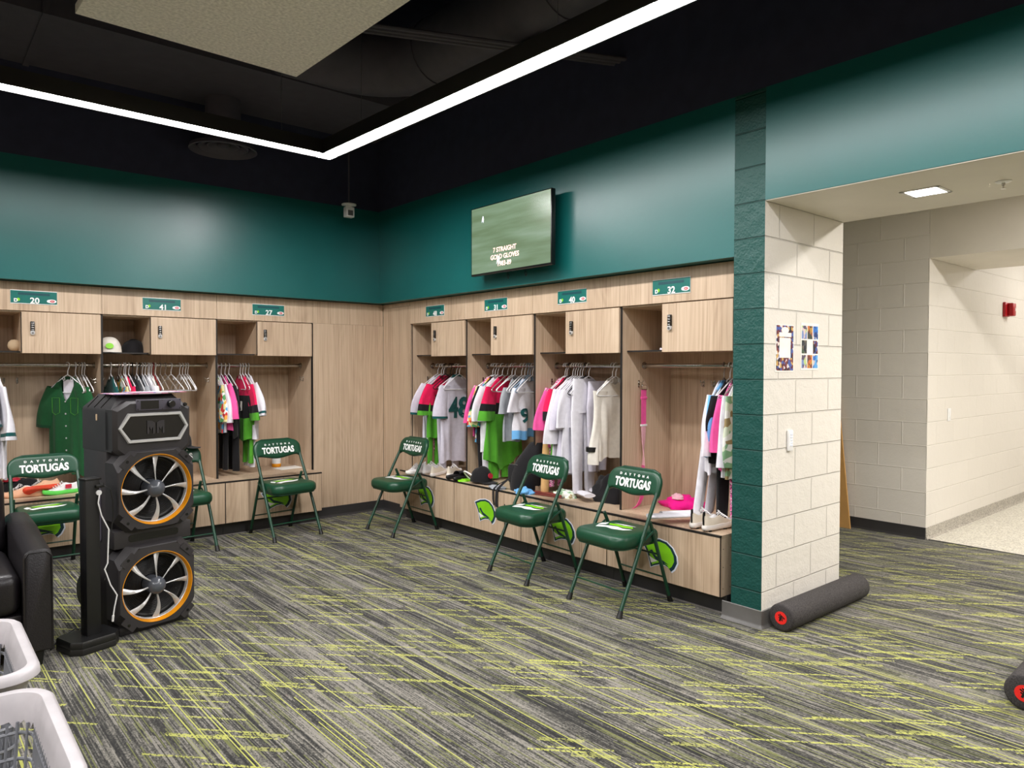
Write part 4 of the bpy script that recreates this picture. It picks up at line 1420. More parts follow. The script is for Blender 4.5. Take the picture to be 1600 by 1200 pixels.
# ---- locker 48 (right run, nearest corner)
shirt('hanging_shirt', 'pale grey short-sleeved shirt, farthest into corner locker, right run', onB(3.76), 0, 1, [C('lavender'), C('teal')], [(1, C('lavender'))], [(0.93, C('lavender')), (1, C('teal'))], 0.62, out=(0.077, 0.05), slv=(0.27, 0.2))
shirt('hanging_shirt', 'hot pink shirt with black and lime bands hanging in corner locker, right run', onB(3.665), 0, 2, [C('hotpink'), C('black'), C('lime')], [(0.28, C('hotpink')), (0.42, C('black')), (1, C('lime'))],
      [(0.62, C('hotpink')), (0.84, C('black')), (1, C('lime'))], 0.60, out=(0.059, 0.05), slv=(0.27, 0.2))
trousers('hanging_trousers', 'lime green trousers hanging behind the shirts of corner locker, right run', onB(3.735), 0, 3, [C('lime'), C('stripe pink')], [(1, C('lime'))], 0.88, 0.085, x0=-0.09)
trousers('hanging_trousers', 'pale trousers with coloured side stripe at the far side of corner locker, right run', onB(3.745), 0, 33, [C('lavender'), C('stripe pink')], [(0.8, C('lavender')), (1, C('stripe pink'))], 0.74, 0.10, x0=-0.10)
shirt('hanging_shirt', 'grey shirt with big dark green number 48, front of corner locker, right run', onB(3.455), R(6), 4, [C('lavender'), C('teal')], [(0.03, C('teal')), (1, C('lavender'))], [(0.93, C('lavender')), (1, C('teal'))], 0.82, hw=0.245,
      out=(0.032, 0.04), slv=(0.29, 0.2), number=('48', 0.27, -0.015, -0.40, C('teal')), vneck=-0.02, amp=0.013)
trousers('hanging_trousers', 'pale grey trousers behind the shirt numbered 48', onB(3.53), R(4), 5, [C('lavender')], [(1, C('lavender'))], 0.88, 0.15, x0=-0.05)

# ---- locker 31
shirt('hanging_shirt', 'pink short-sleeved shirt, farthest into second locker, right run', onB(2.905), 0, 6, [C('pink'), C('stripe pink')], [(0.2, C('stripe pink')), (1, C('pink'))], [(0.1, C('stripe pink')), (1, C('pink'))], 0.55, out=(0.068, 0.05), slv=(0.30, 0.2))
shirt('hanging_shirt', 'floral shirt peeking below the pink one in second locker, right run', onB(2.875), 0, 66, [C('floral')], [(1, C('floral'))], [(1, C('floral'))], 0.58, out=(0.045, 0.05), slv=(0.33, 0.2))
shirt('hanging_shirt', 'black shirt between pink and white ones in second locker, right run', onB(2.85), 0, 7, [C('black')], [(1, C('black'))], [(1, C('black'))], 0.60, out=(0.027, 0.04), slv=(0.2, 0.2))
shirt('hanging_shirt', 'white short-sleeved shirt with teal cuff stripe in second locker, right run', onB(2.82), 0, 8, [C('white'), C('teal')], [(1, C('white'))], [(0.9, C('white')), (0.96, C('teal')), (1, C('white'))], 0.66, out=(0.045, 0.04), slv=(0.28, 0.2))
trousers('hanging_trousers', 'black trousers hanging under the white shirt of second locker, right run', onB(2.86), 0, 9, [C('black')], [(1, C('black'))], 0.88, 0.10, x0=-0.12)
shirt('hanging_shirt', 'hot pink shirt with black and lime bands hanging in second locker, right run', onB(2.755), R(5), 10, [C('hotpink'), C('black'), C('lime'), C('white')], [(0.32, C('hotpink')), (0.46, C('black')), (1, C('lime'))],
      [(0.5, C('hotpink')), (0.74, C('black')), (1, C('lime'))], 0.72, out=(0.036, 0.04), slv=(0.27, 0.2), flare=0.25, point=0.12, number=('R', 0.11, 0.04, -0.34, C('lime')))
trousers('hanging_trousers', 'wide lime green trousers in second locker, right run', onB(2.785), R(5), 11, [C('lime')], [(1, C('lime'))], 0.90, 0.15, x0=-0.02, taper=0.7)
trousers('hanging_trousers', 'white trousers behind the lime ones in second locker, right run', onB(2.805), 0, 12, [C('white')], [(1, C('white'))], 0.90, 0.11, x0=-0.10)
shirt('hanging_shirt', 'slate grey short-sleeved shirt hung askew in second locker, right run', onB(2.57), R(14), 13, [C('grey')], [(1, C('grey'))], [(1, C('grey'))], 0.55, hw=0.20, out=(0.013, 0.03), slv=(0.2, 0.18), amp=0.02)
shirt('hanging_shirt', 'white shirt with teal number nine and blue hem in second locker, right run', onB(2.42), R(8), 14, [C('white'), C('blue')], [(0.82, C('white')), (1, C('blue'))], [(1, C('white'))], 0.52, hw=0.21, out=(0.009, 0.03), slv=(0.18, 0.2),
      number=('9', 0.16, -0.10, -0.42, C('teal')))

# ---- locker 40
shirt('hanging_shirt', 'pink short-sleeved shirt with striped seam, farthest into third locker, right run', onB(1.975), 0, 15, [C('pink'), C('stripe pink')], [(0.15, C('stripe pink')), (1, C('pink'))], [(0.08, C('stripe pink')), (1, C('pink'))], 0.55, out=(0.068, 0.05), slv=(0.30, 0.2))
shirt('hanging_shirt', 'red pink and black shirt behind the white ones in third locker, right run', onB(1.935), 0, 16, [C('hotpink'), C('black'), C('lime')], [(0.45, C('hotpink')), (0.62, C('black')), (1, C('lime'))],
      [(0.7, C('hotpink')), (1, C('black'))], 0.6, out=(0.018, 0.04), slv=(0.22, 0.2))
trousers('hanging_trousers', 'pink and white striped trousers hanging in third locker, right run', onB(1.955), 0, 17, [C('stripe pink'), C('lime')], [(1, C('stripe pink'))], 0.86, 0.09, x0=-0.12)
shirt('hanging_shirt', 'white short-sleeved shirt under the pink sleeve in third locker, right run', onB(1.885), 0, 18, [C('white')], [(1, C('white'))], [(1, C('white'))], 0.74, out=(0.045, 0.04), slv=(0.40, 0.2))
shirt('hanging_shirt', 'pale lilac short-sleeved shirt in the middle of third locker, right run', onB(1.835), 0, 19, [C('lavender')], [(1, C('lavender'))], [(1, C('lavender'))], 0.76, out=(0.027, 0.04), slv=(0.29, 0.2))
shirt('hanging_shirt', 'bright white shirt with raised neck seam in third locker, right run', onB(1.79), 0, 20, [C('white')], [(1, C('white'))], [(1, C('white'))], 0.74, out=(0.013, 0.03), slv=(0.27, 0.2))
trousers('hanging_trousers', 'long white trousers trailing onto the bench in third locker, right run', onB(1.725), R(4), 21, [C('white')], [(1, C('white'))], 0.885, 0.14, x0=-0.05, trail=0.24, taper=0.65, ytrail=-0.9, xtrail=0.45, top=-0.10)
trousers('hanging_trousers', 'pale lilac trousers deeper in third locker, right run', onB(1.66), R(4), 23, [C('lavender')], [(1, C('lavender'))], 0.72, 0.13, x0=0.05, taper=0.5, top=-0.12)
shirt('hanging_shirt', 'cream long-sleeved pullover hanging at the right of third locker, right run', onB(1.45), R(-4), 22, [C('offwhite')], [(1, C('offwhite'))], [(1, C('offwhite'))], 0.60, hw=0.225, out=(0.032, 0.03), slv=(0.52, 0.5), long=True)
o = MB().tube([(0, 0, 0), (0, 0, -0.035)], 0.042, 16).build('wristband', 'black rubber', None, (XB - 0.222, 1.47, RZ - 0.60))
tag(o, 'black elastic band round the cuff of the cream pullover', 'wristband')

# ---- locker 32
shirt('hanging_shirt', 'white short-sleeved shirt with teal cuff line in pillar-side locker', onB(0.50), R(6), 24, [C('white'), C('teal')], [(0.8, C('white')), (1, C('white'))], [(0.9, C('white')), (0.96, C('teal')), (1, C('white'))], 0.60, out=(0.027, 0.05), slv=(0.36, 0.2))
shirt('hanging_shirt', 'sky blue shirt squeezed beside the white one in pillar-side locker', onB(0.475), R(3), 25, [C('blue')], [(1, C('blue'))], [(1, C('blue'))], 0.50, out=(0.009, 0.03), slv=(0.33, 0.2))
shirt('hanging_shirt', 'black shirt beside the pink one in pillar-side locker', onB(0.445), 0, 26, [C('black')], [(1, C('black'))], [(1, C('black'))], 0.52, out=(0.000, 0.03), slv=(0.2, 0.2))
shirt('hanging_shirt', 'pink short-sleeved shirt with a white letter in pillar-side locker', onB(0.405), R(4), 27, [C('pink'), C('stripe pink')], [(0.12, C('stripe pink')), (1, C('pink'))], [(0.1, C('stripe pink')), (1, C('pink'))], 0.56, out=(0.027, 0.04), slv=(0.33, 0.2), number=('D', 0.10, -0.13, -0.40, 'white print'))
shirt('hanging_shirt', 'white and lilac shirt next to the pillar in pillar-side locker', onB(0.37), R(2), 28, [C('white')], [(1, C('white'))], [(1, C('white'))], 0.6, out=(0.009, 0.03), slv=(0.42, 0.2))
shirt('hanging_shirt', 'green and beige patterned shirt beside the pillar in pillar-side locker', onB(0.34), 0, 29, [C('camo')], [(1, C('camo'))], [(1, C('camo'))], 0.6, out=(-0.005, 0.03), slv=(0.42, 0.2))
trousers('hanging_trousers', 'black trousers hanging to the bench in pillar-side locker', onB(0.435), R(2), 30, [C('black')], [(1, C('black'))], 0.88, 0.15, x0=-0.03)
trousers('hanging_trousers', 'pink striped narrow trousers beside the pillar in pillar-side locker', onB(0.345), 0, 31, [C('stripe pink')], [(1, C('stripe pink'))], 0.86, 0.09, x0=-0.06)
trousers('hanging_trousers', 'white trousers trailing over the bench edge in pillar-side locker', onB(0.52), R(0), 32, [C('white')], [(1, C('white'))], 0.885, 0.12, x0=-0.01, sway=(-0.10, 0.06), trail=0.32, taper=0.6, ytrail=0.5)

# ---- locker 27 (left run)
shirt('hanging_shirt', 'floral patterned short-sleeved shirt at the left of corner locker, left run', onA(-1.515), R(-90), 41, [C('floral')], [(1, C('floral'))], [(1, C('floral'))], 0.52, out=(0.03, 0.06), slv=(0.2, 0.30))
shirt('hanging_shirt', 'white short-sleeved shirt behind the floral one in corner locker, left run', onA(-1.49), R(-90), 42, [C('white')], [(1, C('white'))], [(1, C('white'))], 0.52, out=(0.03, 0.09), slv=(0.2, 0.31))
shirt('hanging_shirt', 'pink short-sleeved shirt hanging in corner locker, left run', onA(-1.445), R(-90), 43, [C('pink')], [(1, C('pink'))], [(1, C('pink'))], 0.50, out=(0.03, 0.11), slv=(0.2, 0.28))
shirt('hanging_shirt', 'black shirt next to the pink one in corner locker, left run', onA(-1.405), R(-90), 44, [C('black')], [(1, C('black'))], [(1, C('black'))], 0.56, out=(0.03, 0.02), slv=(0.2, 0.2))
trousers('hanging_trousers', 'black trousers with a pink stripe hanging in corner locker, left run', onA(-1.46), R(-90), 45, [C('black'), C('stripe pink')], [(1, C('black'))], 0.86, 0.12, x0=0.06)
trousers('hanging_trousers', 'plain black trousers in the middle of corner locker, left run', onA(-1.365), R(-90), 46, [C('black')], [(1, C('black'))], 0.88, 0.14, x0=0.04)
shirt('hanging_shirt', 'black and red shirt with lime sleeve hem in corner locker, left run', onA(-1.275), R(-82), 47, [C('hotpink'), C('black'), C('lime')], [(0.28, C('hotpink')), (0.62, C('black')), (1, C('lime'))],
      [(0.55, C('hotpink')), (0.78, C('black')), (1, C('lime'))], 0.60, out=(0.04, 0.07), slv=(0.2, 0.30), number=('31', 0.12, 0.02, -0.38, C('offwhite')))
trousers('hanging_trousers', 'lime green trousers hanging in corner locker, left run', onA(-1.235), R(-88), 48, [C('lime'), C('black')], [(0.9, C('lime')), (1, C('lime'))], 0.82, 0.12, x0=0.05)
shirt('hanging_shirt', 'white short-sleeved shirt with blue cuff stripes in corner locker, left run', onA(-1.205), R(-90), 49, [C('white'), C('teal')], [(1, C('white'))], [(0.88, C('white')), (0.93, C('teal')), (1, C('white'))], 0.60, out=(0.03, 0.13), slv=(0.2, 0.26))
trousers('hanging_trousers', 'white trousers behind the lime ones in corner locker, left run', onA(-1.21), R(-90), 50, [C('white')], [(1, C('white'))], 0.86, 0.12, x0=0.03)

# ---- locker 20 and 41
shirt('hanging_shirt', 'dark green button-up shirt with open collar in the leftmost locker', onA(-2.690), R(-57), 51, [C('green'), C('dgreen')], [(0.05, C('dgreen')), (1, C('green'))], [(0.95, C('green')), (1, C('dgreen'))], 0.80, hw=0.235, out=(0.07, 0.05), slv=(0.31, 0.30),
      buttons=True, vneck=0.25, amp=0.012)
shirt('hanging_shirt', 'grey short-sleeved shirt cut by the left picture edge', onA(-3.20), R(-90), 52, [C('grey'), C('teal')], [(1, C('grey'))], [(0.92, C('grey')), (1, C('teal'))], 0.7, out=(0.04, 0.05), slv=(0.2, 0.26))
shirt('hanging_shirt', 'white short-sleeved shirt with blue cuff at the left picture edge', onA(-3.16), R(-84), 53, [C('white'), C('teal')], [(1, C('white'))], [(0.86, C('white')), (0.92, C('teal')), (1, C('white'))], 0.78, out=(0.04, 0.12), slv=(0.2, 0.36))
for k, (x_, c_, lab) in enumerate(((-2.375, 'teal', 'teal shirt behind the left rim of the tall speaker top'), (-2.31, 'floral', 'floral shirt behind the speaker top in the locker behind the tall speaker'), (-2.27, 'hotpink', 'red and pink shirt behind the speaker top in the locker behind the tall speaker'),
                                   (-2.225, 'black', 'black shirt just behind the papers on the speaker behind the speaker'), (-2.15, 'grey', 'slate grey shirt in the middle of the locker behind the tall speaker'), (-2.105, 'white', 'white shirt in the middle of the locker behind the tall speaker'),
                                   (-2.06, 'offwhite', 'cream shirt right of the white one behind the speaker'), (-1.985, 'black', 'black shirt at the right of the packed hangers behind the speaker'))):
    if k == 7:
        continue
    shirt('hanging_shirt', lab, onA(x_), R(-90 + (k % 3) * 4), 60 + k, [C(c_)], [(1, C(c_))], [(1, C(c_))], 0.55, out=(0.03, 0.04), slv=(0.2, 0.25))

# =================================================================== TALL SPEAKER
spk = thing('party_speaker', 'tall black loudspeaker tower with two silver-spoked drivers', 'speaker', (-2.852, 2.200, 0), R(11.8))
SW, SD, ST = 0.436, 0.40, 1.335
# cabinet: front plane set back, the head and driver blocks stand proud of it
bd_ = MB()
bd_.box((0.0005, 0.10, 0.035), (SW - 0.0005, SD, 1.03), 0, bevel=0.012)
ring0 = [(0.0, 0.05), (SW, 0.05), (SW, SD), (0.0, SD)]
rings = []
for z, ins, fr in ((1.02, 0.0, 0.03), (1.24, 0.0, 0.03), (1.262, 0.004, 0.034), (1.322, 0.060, 0.085), (ST, 0.068, 0.092)):
    rings.append([Vector((ins, fr, z)), Vector((SW - ins, fr, z)), Vector((SW - ins, SD - ins * 0.7, z)), Vector((ins, SD - ins * 0.7, z))])
bd_.loft(rings, 0)
bd_.box((0.02, 0.0, 0.0), (SW - 0.02, SD - 0.02, 0.05), 0, bevel=0.01)
bd_.build('cabinet', ['speaker black'], spk)
# vertical ribs on the top corner
rb = MB()
for yy in (0.16, 0.245, 0.33):
    rb.tube([(0.003, yy, 1.262), (0.059, yy, 1.3225)], 0.0035, 6)
rb.build('top_grooves', ['speaker gloss'], spk, smooth=False)
# head panel (front face leaning back at the top)
hd = MB()
def face_poly(pts, v0, v1, mi=0, ins=0.012):
    """front-facing prism with a chamfered rim"""
    cx = sum(p[0] for p in pts) / len(pts)
    cz = sum(p[1] for p in pts) / len(pts)
    def sh(k):
        return [(cx + (x - cx) * k, cz + (z - cz) * k) for x, z in pts]
    w_ = max(p[0] for p in pts) - cx
    r = [[Vector((x, v, z)) for x, z in sh(k)] for v, k in ((v0, 1.0), (v1 + ins, 1.0), (v1, 1 - ins / w_))]
    return r
hd.loft(face_poly([(0.0, 1.03), (0.05, 0.985), (SW - 0.05, 0.985), (SW, 1.03), (SW, 1.255), (0.36, 1.30), (0.076, 1.30), (0.0, 1.255)], 0.10, -0.004, ins=0.02))
hd.build('head_panel', ['speaker black'], spk)
# display and knob on the sloped strip
dp = MB().box((0.118, -0.012, 1.246), (0.372, 0.0, 1.308), 0, bevel=0.003)
for (a, b_) in ((0.126, 1.301), (0.126, 1.253), (0.262, 1.301), (0.262, 1.253), (0.364, 1.301), (0.364, 1.253)):
    dp.prism(circle(0.0028, 8), 0, 0.001, 1, Tm(a, -0.012, b_) @ FACE)
dp.box((0.142, -0.0135, 1.254), (0.242, -0.011, 1.301), 1)
dp.build('control_panel', ['duct black', 'tv black'], spk, smooth=True)
kb = MB().lathe([(0.0, 0.028), (0.017, 0.028), (0.0195, 0.024), (0.021, 0.0), (0, 0)], 28, M=Tm(0.308, -0.012, 1.279) @ FACE)
kb.build('volume_knob', ['speaker gloss'], spk)
MB().lathe([(0.0, 0.012), (0.009, 0.012), (0.012, 0.0), (0, 0)], 16, M=Tm(0.398, -0.004, 1.272) @ FACE).build('knob', ['speaker gloss'], spk)
# silver hexagon frame
hexo = [(0.022, 1.150), (0.072, 1.232), (0.372, 1.232), (0.414, 1.150), (0.366, 1.066), (0.074, 1.066)]
cxh, czh = 0.218, 1.149
hexi = [(cxh + (x - cxh) * 0.905, czh + (z - czh) * 0.78) for x, z in hexo]
hx = MB()
n6 = 6
vs = [(x, -0.004, z) for x, z in hexo] + [(cxh + (x - cxh) * 0.985, -0.018, czh + (z - czh) * 0.965) for x, z in hexo] + [(cxh + (x - cxh) * 0.925, -0.018, czh + (z - czh) * 0.82) for x, z in hexo] + [(x, -0.006, z) for x, z in hexi]
fs = []
for k in range(3):
    for i in range(6):
        j = (i + 1) % 6
        fs.append([k * 6 + i, k * 6 + j, (k + 1) * 6 + j, (k + 1) * 6 + i])
hx.add(vs, fs)
hx.build('silver_frame', ['silver plastic'], spk, smooth=False)
gp = MB().prism([(x, z) for x, z in hexi], 0, 0.004, 0, Matrix.Translation((0, -0.003, 0)) @ FACE)
gp.build('grille_panel', ['speaker gloss'], spk, smooth=False)
lg = MB()
for s in (-1, 1):
    lg.prism([(s * 0.004, -0.026), (s * 0.004, 0.02), (s * 0.016, 0.028), (s * 0.036, 0.03), (s * 0.036, -0.026), (s * 0.028, -0.026), (s * 0.028, 0.006), (s * 0.02, -0.012), (s * 0.012, 0.004), (s * 0.012, -0.026)], 0, 0.0035, 0, Tm(0.225, -0.0072, 1.148) @ FACE @ Matrix.Scale(1.35, 4))
lg.build('maker_emblem', ['speaker black'], spk, smooth=False)

# driver blocks
def driver(cz, z0, z1, rr, nm='upper'):
    b = MB()
    cx = SW / 2
    ch, cv = 0.108, 0.105
    oct_ = [(0.004, z0 + cv), (ch, z0), (SW - ch, z0), (SW - 0.004, z0 + cv), (SW - 0.004, z1 - cv), (SW - ch, z1), (ch, z1), (0.004, z1 - cv)]
    # rim of the block
    def oc(k, v, zk=None):
        return [Vector((cx + (x - cx) * k, v, cz + (z - cz) * k)) for x, z in oct_]
    big = [(0.0, z0 + 0.06), (0.06, z0 - 0.008), (SW - 0.06, z0 - 0.008), (SW, z0 + 0.06), (SW, z1 - 0.06), (SW - 0.06, z1 + 0.008), (0.06, z1 + 0.008), (0.0, z1 - 0.06)]
    b.loft([[Vector((x, 0.11, z)) for x, z in big], [Vector((x, 0.012, z)) for x, z in big], oc(1.0, -0.030), oc(0.975, -0.037)], cap=(True, False))
    # flat face with a round hole
    n = 64
    outer, inner = [], []
    op = [(cx + (x - cx) * 0.975, cz + (z - cz) * 0.975) for x, z in oct_]
    for i in range(n):
        a = 2 * PI * i / n
        dx, dz = math.cos(a), math.sin(a)
        best = 1e9
        for q in range(8):
            (x1, y1), (x2, y2) = op[q], op[(q + 1) % 8]
            ex, ey = x2 - x1, y2 - y1
            den = dx * ey - dz * ex
            if abs(den) < 1e-9:
                continue
            tt = ((x1 - cx) * ey - (y1 - cz) * ex) / den
            ss = ((x1 - cx) * dz - (y1 - cz) * dx) / den
            if tt > 0 and -1e-6 <= ss <= 1 + 1e-6:
                best = min(best, tt)
        outer.append(Vector((cx + dx * best, -0.037, cz + dz * best)))
        rm_ = min(rr + 0.002, best - 0.004)
        inner.append(Vector((cx + dx * rm_, -0.037, cz + dz * rm_)))
    deep = [Vector((p.x, 0.03, p.z)) for p in inner]
    b.loft([outer, inner, deep], cap=(False, False))
    # corner clamps
    for sx in (-1, 1):
        for sz in (-1, 1):
            px, pz = cx + sx * (SW / 2 - 0.052), cz + sz * ((z1 - z0) / 2 - 0.050)
            M = Tm(px, -0.036, pz) @ FACE @ Matrix.Rotation(R(45 * sx * sz * -1), 4, 'Z')
            b.prism(rrect(0.085, 0.034, 0.004, 2), 0, 0.007, 0, M)
            b.prism(circle(0.008, 12), 0, 0.0085, 1, M)
    b.build('driver_housing', ['speaker black', 'speaker gloss'], spk, angle=30)
    Mx = Tm(cx, 0, cz) @ FACE            # local z -> towards viewer
    MB().lathe([(rr + 0.002, 0.0365), (rr + 0.002, 0.0385), (rr - 0.001, 0.0385), (rr - 0.008, 0.006)], 72, M=Mx).build('orange_ring', ['orange ring'], spk)
    MB().lathe([(rr - 0.007, 0.004), (rr - 0.008, 0.010), (rr - 0.011, 0.012), (rr - 0.014, 0.009), (rr - 0.016, -0.03)], 72, M=Mx).build('silver_rim', ['silver plastic'], spk)
    c = MB()
    prof = [(rr - 0.015, -0.012), (rr - 0.022, -0.03), (rr - 0.032, -0.034)]
    r_ = rr - 0.032
    z_ = -0.034
    k = 0
    while r_ > 0.05:
        prof += [(r_ - 0.004, z_ + 0.002), (r_ - 0.009, z_ - 0.0035)]
        r_ -= 0.009
        z_ -= 0.0028
    prof += [(0.03, z_ - 0.004), (0.0, z_ - 0.004)]
    c.lathe(prof, 56, M=Mx)
    c.build('speaker_cone', ['cone black'], spk, angle=20)
    MB().lathe([(0.0, 0.060), (0.012, 0.059), (0.026, 0.054), (0.040, 0.043), (0.049, 0.026), (0.051, 0.012), (0.049, -0.06), (0, -0.06)], 36, M=Mx).build('hub_dome', ['hub grey'], spk, angle=60)
    # twisted spokes
    for q in range(8):
        a = R(90 + 45 * q)
        rg = []
        for i in range(11):
            u = i / 10
            rad = 0.045 + (rr - 0.012 - 0.045) * u
            wv = 0.0045 + 0.0145 * u ** 1.7
            tw = R(70) * (1 - u) + R(8) * u
            bend = 0.010 * math.sin(u * PI) - 0.006 * u
            cp = Vector((rad, bend, 0.018 - 0.014 * u + 0.012 * math.sin(u * PI)))
            ax = Vector((0, math.cos(tw), math.sin(tw)))
            nz = Vector((0, -math.sin(tw), math.cos(tw)))
            rg.append([Matrix.Rotation(a, 3, 'Z') @ (cp + ax * wv * s1 + nz * 0.0028 * s2) for s1, s2 in ((-1, -0.3), (-0.8, 1), (0.8, 1), (1, -0.3), (0.8, -1), (-0.8, -1))])
        MB().loft(rg, M=Mx).build('spoke', ['silver plastic'], spk, angle=60)


driver(0.800, 0.580, 1.020, 0.197)
driver(0.246, 0.026, 0.486, 0.197)
# bass port slot between the drivers
MB().box((0.0, 0.012, 0.484), (SW, 0.11, 0.584), 0, bevel=0.006).build('middle_panel', ['speaker black'], spk)
MB().prism(rrect(0.28, 0.040, 0.014), 0, 0.004, 0, Tm(SW / 2, 0.013, 0.533) @ FACE).build('port_slot', ['tv black'], spk, smooth=False)
# side handle with frame
sh_ = MB()
MS = Tm(0.006, 0.235, 0.66) @ Matrix.Rotation(R(-90), 4, 'Z') @ FACE
o1, i1 = rrect(0.15, 0.30, 0.02), rrect(0.11, 0.16, 0.012, cy=0.045)
sh_.loft([[Vector((x, y, 0.0)) for x, y in o1], [Vector((x, y, 0.010)) for x, y in o1], [Vector((x, y, 0.012)) for x, y in i1], [Vector((x, y, 0.002)) for x, y in i1]], M=MS)
sh_.build('side_handle', ['duct black'], spk)
MB().prism(i1, 0.0, 0.003, 0, MS).build('handle_recess', ['tv black'], spk, smooth=False)
MB().box((-0.003, 0.20, 1.19), (0.007, 0.215, 1.225), 0).build('paper_tag', ['hanging tan'], spk)
wl = MB().lathe([(0, -0.02), (0.085, -0.02), (0.098, -0.012), (0.098, 0.012), (0.085, 0.02), (0, 0.02)], 36, M=Tm(-0.012, 0.345, 0.20) @ Matrix.Rotation(R(90), 4, 'Y'))
wl.build('wheel', ['black rubber'], spk)
for xx in (0.06, SW - 0.06):
    MB().prism(circle(0.03, 16), 0, 0.01, 0, Tm(xx, 0.30, 0)).build('foot', ['black rubber'], spk)

# papers on top of the speaker
mg = MB().prism([(-0.17, -0.11), (0.13, -0.12), (0.16, 0.10), (-0.14, 0.12)], 0, 0.004)
o = mg.build('magazine', ['magazine'], None, (-2.70, 2.385, ST + 0.0015), R(14), smooth=False)
tag(o, 'pink and pale printed magazine lying on the speaker, underneath', 'magazine', 'printed papers on the speaker')
mg = MB().prism([(-0.14, -0.10), (0.15, -0.10), (0.15, 0.09), (-0.14, 0.10)], 0, 0.004)
o = mg.build('magazine', ['magazine'], None, (-2.60, 2.40, ST + 0.0065), R(6), smooth=False)
tag(o, 'printed paper lying on top of the magazine on the speaker', 'magazine', 'printed papers on the speaker')

# =================================================================== CHARGING STAND
st = thing('charging_stand', 'slim black column stand on a flat base left of the tall speaker', 'stand', (-2.985, 2.165, 0), R(17))
b1 = [(-0.125, -0.06), (-0.085, -0.105), (0.085, -0.105), (0.125, -0.06), (0.125, 0.085), (0.1, 0.105), (-0.1, 0.105), (-0.125, 0.085)]
base = MB()
base.loft([[Vector((x * k, y * k, z)) for x, y in b1] for k, z in ((0.97, 0.0), (1.0, 0.004), (1.0, 0.030), (0.99, 0.033), (1.0, 0.036), (1.0, 0.060), (0.965, 0.070))])
base.build('base', ['stand black'], st)
MB().box((-0.028, -0.036, 0.068), (0.045, 0.032, 0.892), 0, bevel=0.004).build('column', ['stand black'], st)
MB().box((-0.030, -0.038, 0.890), (0.055, 0.036, 0.902), 0, bevel=0.003).build('cap', ['stand black'], st)
pl_ = MB().box((0.046, -0.03, 0.845), (0.075, 0.01, 0.872), 0, bevel=0.006)
pl_.box((0.02, -0.050, 0.850), (0.062, -0.034, 0.866), 0, bevel=0.004)
pl_.build('plug', ['black rubber'], st)
cab = MB().tube([(0.070, -0.03, 0.856), (0.095, -0.045, 0.835), (0.108, -0.045, 0.77), (0.112, -0.04, 0.68), (0.10, -0.04, 0.60), (0.078, -0.05, 0.55), (0.072, -0.05, 0.48), (0.08, -0.045, 0.40), (0.06, -0.045, 0.35)], 0.003, 8)
o = cab.build('charging_cable', 'black rubber', None, (-2.985, 2.165, 0), R(17))
tag(o, 'thin black cable hanging off the column stand', 'cable')
wc = MB().tube([(0.040, -0.041, 0.815), (0.036, -0.046, 0.80), (0.030, -0.048, 0.77), (0.045, -0.05, 0.70), (0.080, -0.055, 0.62), (0.076, -0.055, 0.54), (0.072, -0.055, 0.44), (0.056, -0.055, 0.41), (0.068, -0.055, 0.375), (0.085, -0.055, 0.32), (0.120, -0.055, 0.255), (0.105, -0.055, 0.19), (0.098, -0.055, 0.145)], 0.0036, 8)
wc.tube([(0.098, -0.055, 0.150), (0.095, -0.055, 0.118)], [0.0065, 0.0055], 8)
wc.prism(circle(0.014, 16), 0, 0.008, 0, Tm(0.038, -0.036, 0.822) @ FACE)
o = wc.build('charging_cable', 'white plastic', None, (-2.985, 2.165, 0), R(17))
tag(o, 'white charging cable dangling from the top of the column stand', 'cable')
fc = MB().tube([(-3.15, 2.24, 0.006), (-3.10, 2.33, 0.02), (-3.02, 2.36, 0.05), (-2.93, 2.34, 0.03), (-2.86, 2.33, 0.008)], 0.004, 8)
fc.tube([(-3.16, 2.27, 0.006), (-3.08, 2.37, 0.012), (-2.98, 2.40, 0.04), (-2.89, 2.36, 0.03)], 0.003, 8, 1)
o = fc.build('floor_cable', ['black rubber', 'rubber grey'])
tag(o, 'black and grey cables on the carpet behind the column stand', 'cable')

# =================================================================== SOFA
sf = thing('armchair', 'black leather armchair cut by the left picture edge', 'armchair', (-3.75, 2.47, 0))
LB = 'leather black'
def arm(x0, x1):
    rg = []
    # profile along y: front face to back
    for y, zt in ((-0.44, 0.575), (-0.432, 0.588), (-0.30, 0.600), (-0.12, 0.612), (0.05, 0.632), (0.42, 0.64), (0.44, 0.63)):
        w_ = 0.0 if -0.44 < y < 0.44 else 0.008
        pts = []
        for x, z in ((x0 + w_, 0.075 + w_), (x1 - w_, 0.075 + w_), (x1 - w_, zt - 0.045), (x1 - 0.008 - w_, zt - 0.018), (x1 - 0.028, zt - 0.004), ((x0 + x1) / 2, zt), (x0 + 0.028, zt - 0.004), (x0 + 0.008 + w_, zt - 0.018), (x0 + w_, zt - 0.045)):
            pts.append(Vector((x, y, z)))
        rg.append(pts)
    return MB().loft(rg)
arm(0.462, 0.588).build('armrest', LB, sf, angle=40)
arm(-0.588, -0.462).build('armrest', LB, sf, angle=40)
m = MB().tube([(0.467, -0.443, 0.09), (0.467, -0.443, 0.55), (0.485, -0.443, 0.573), (0.56, -0.443, 0.573), (0.583, -0.443, 0.55), (0.583, -0.443, 0.09)], 0.0025, 6)
m.build('seam', LB, sf)
MB().box((-0.462, -0.40, 0.08), (0.462, 0.40, 0.265), 0, bevel=0.012).build('seat_frame', [LB], sf)
MB().box((-0.456, -0.425, 0.268), (0.456, 0.26, 0.475), 0, bevel=0.055, seg=5).build('seat_cushion', [LB], sf, angle=60)
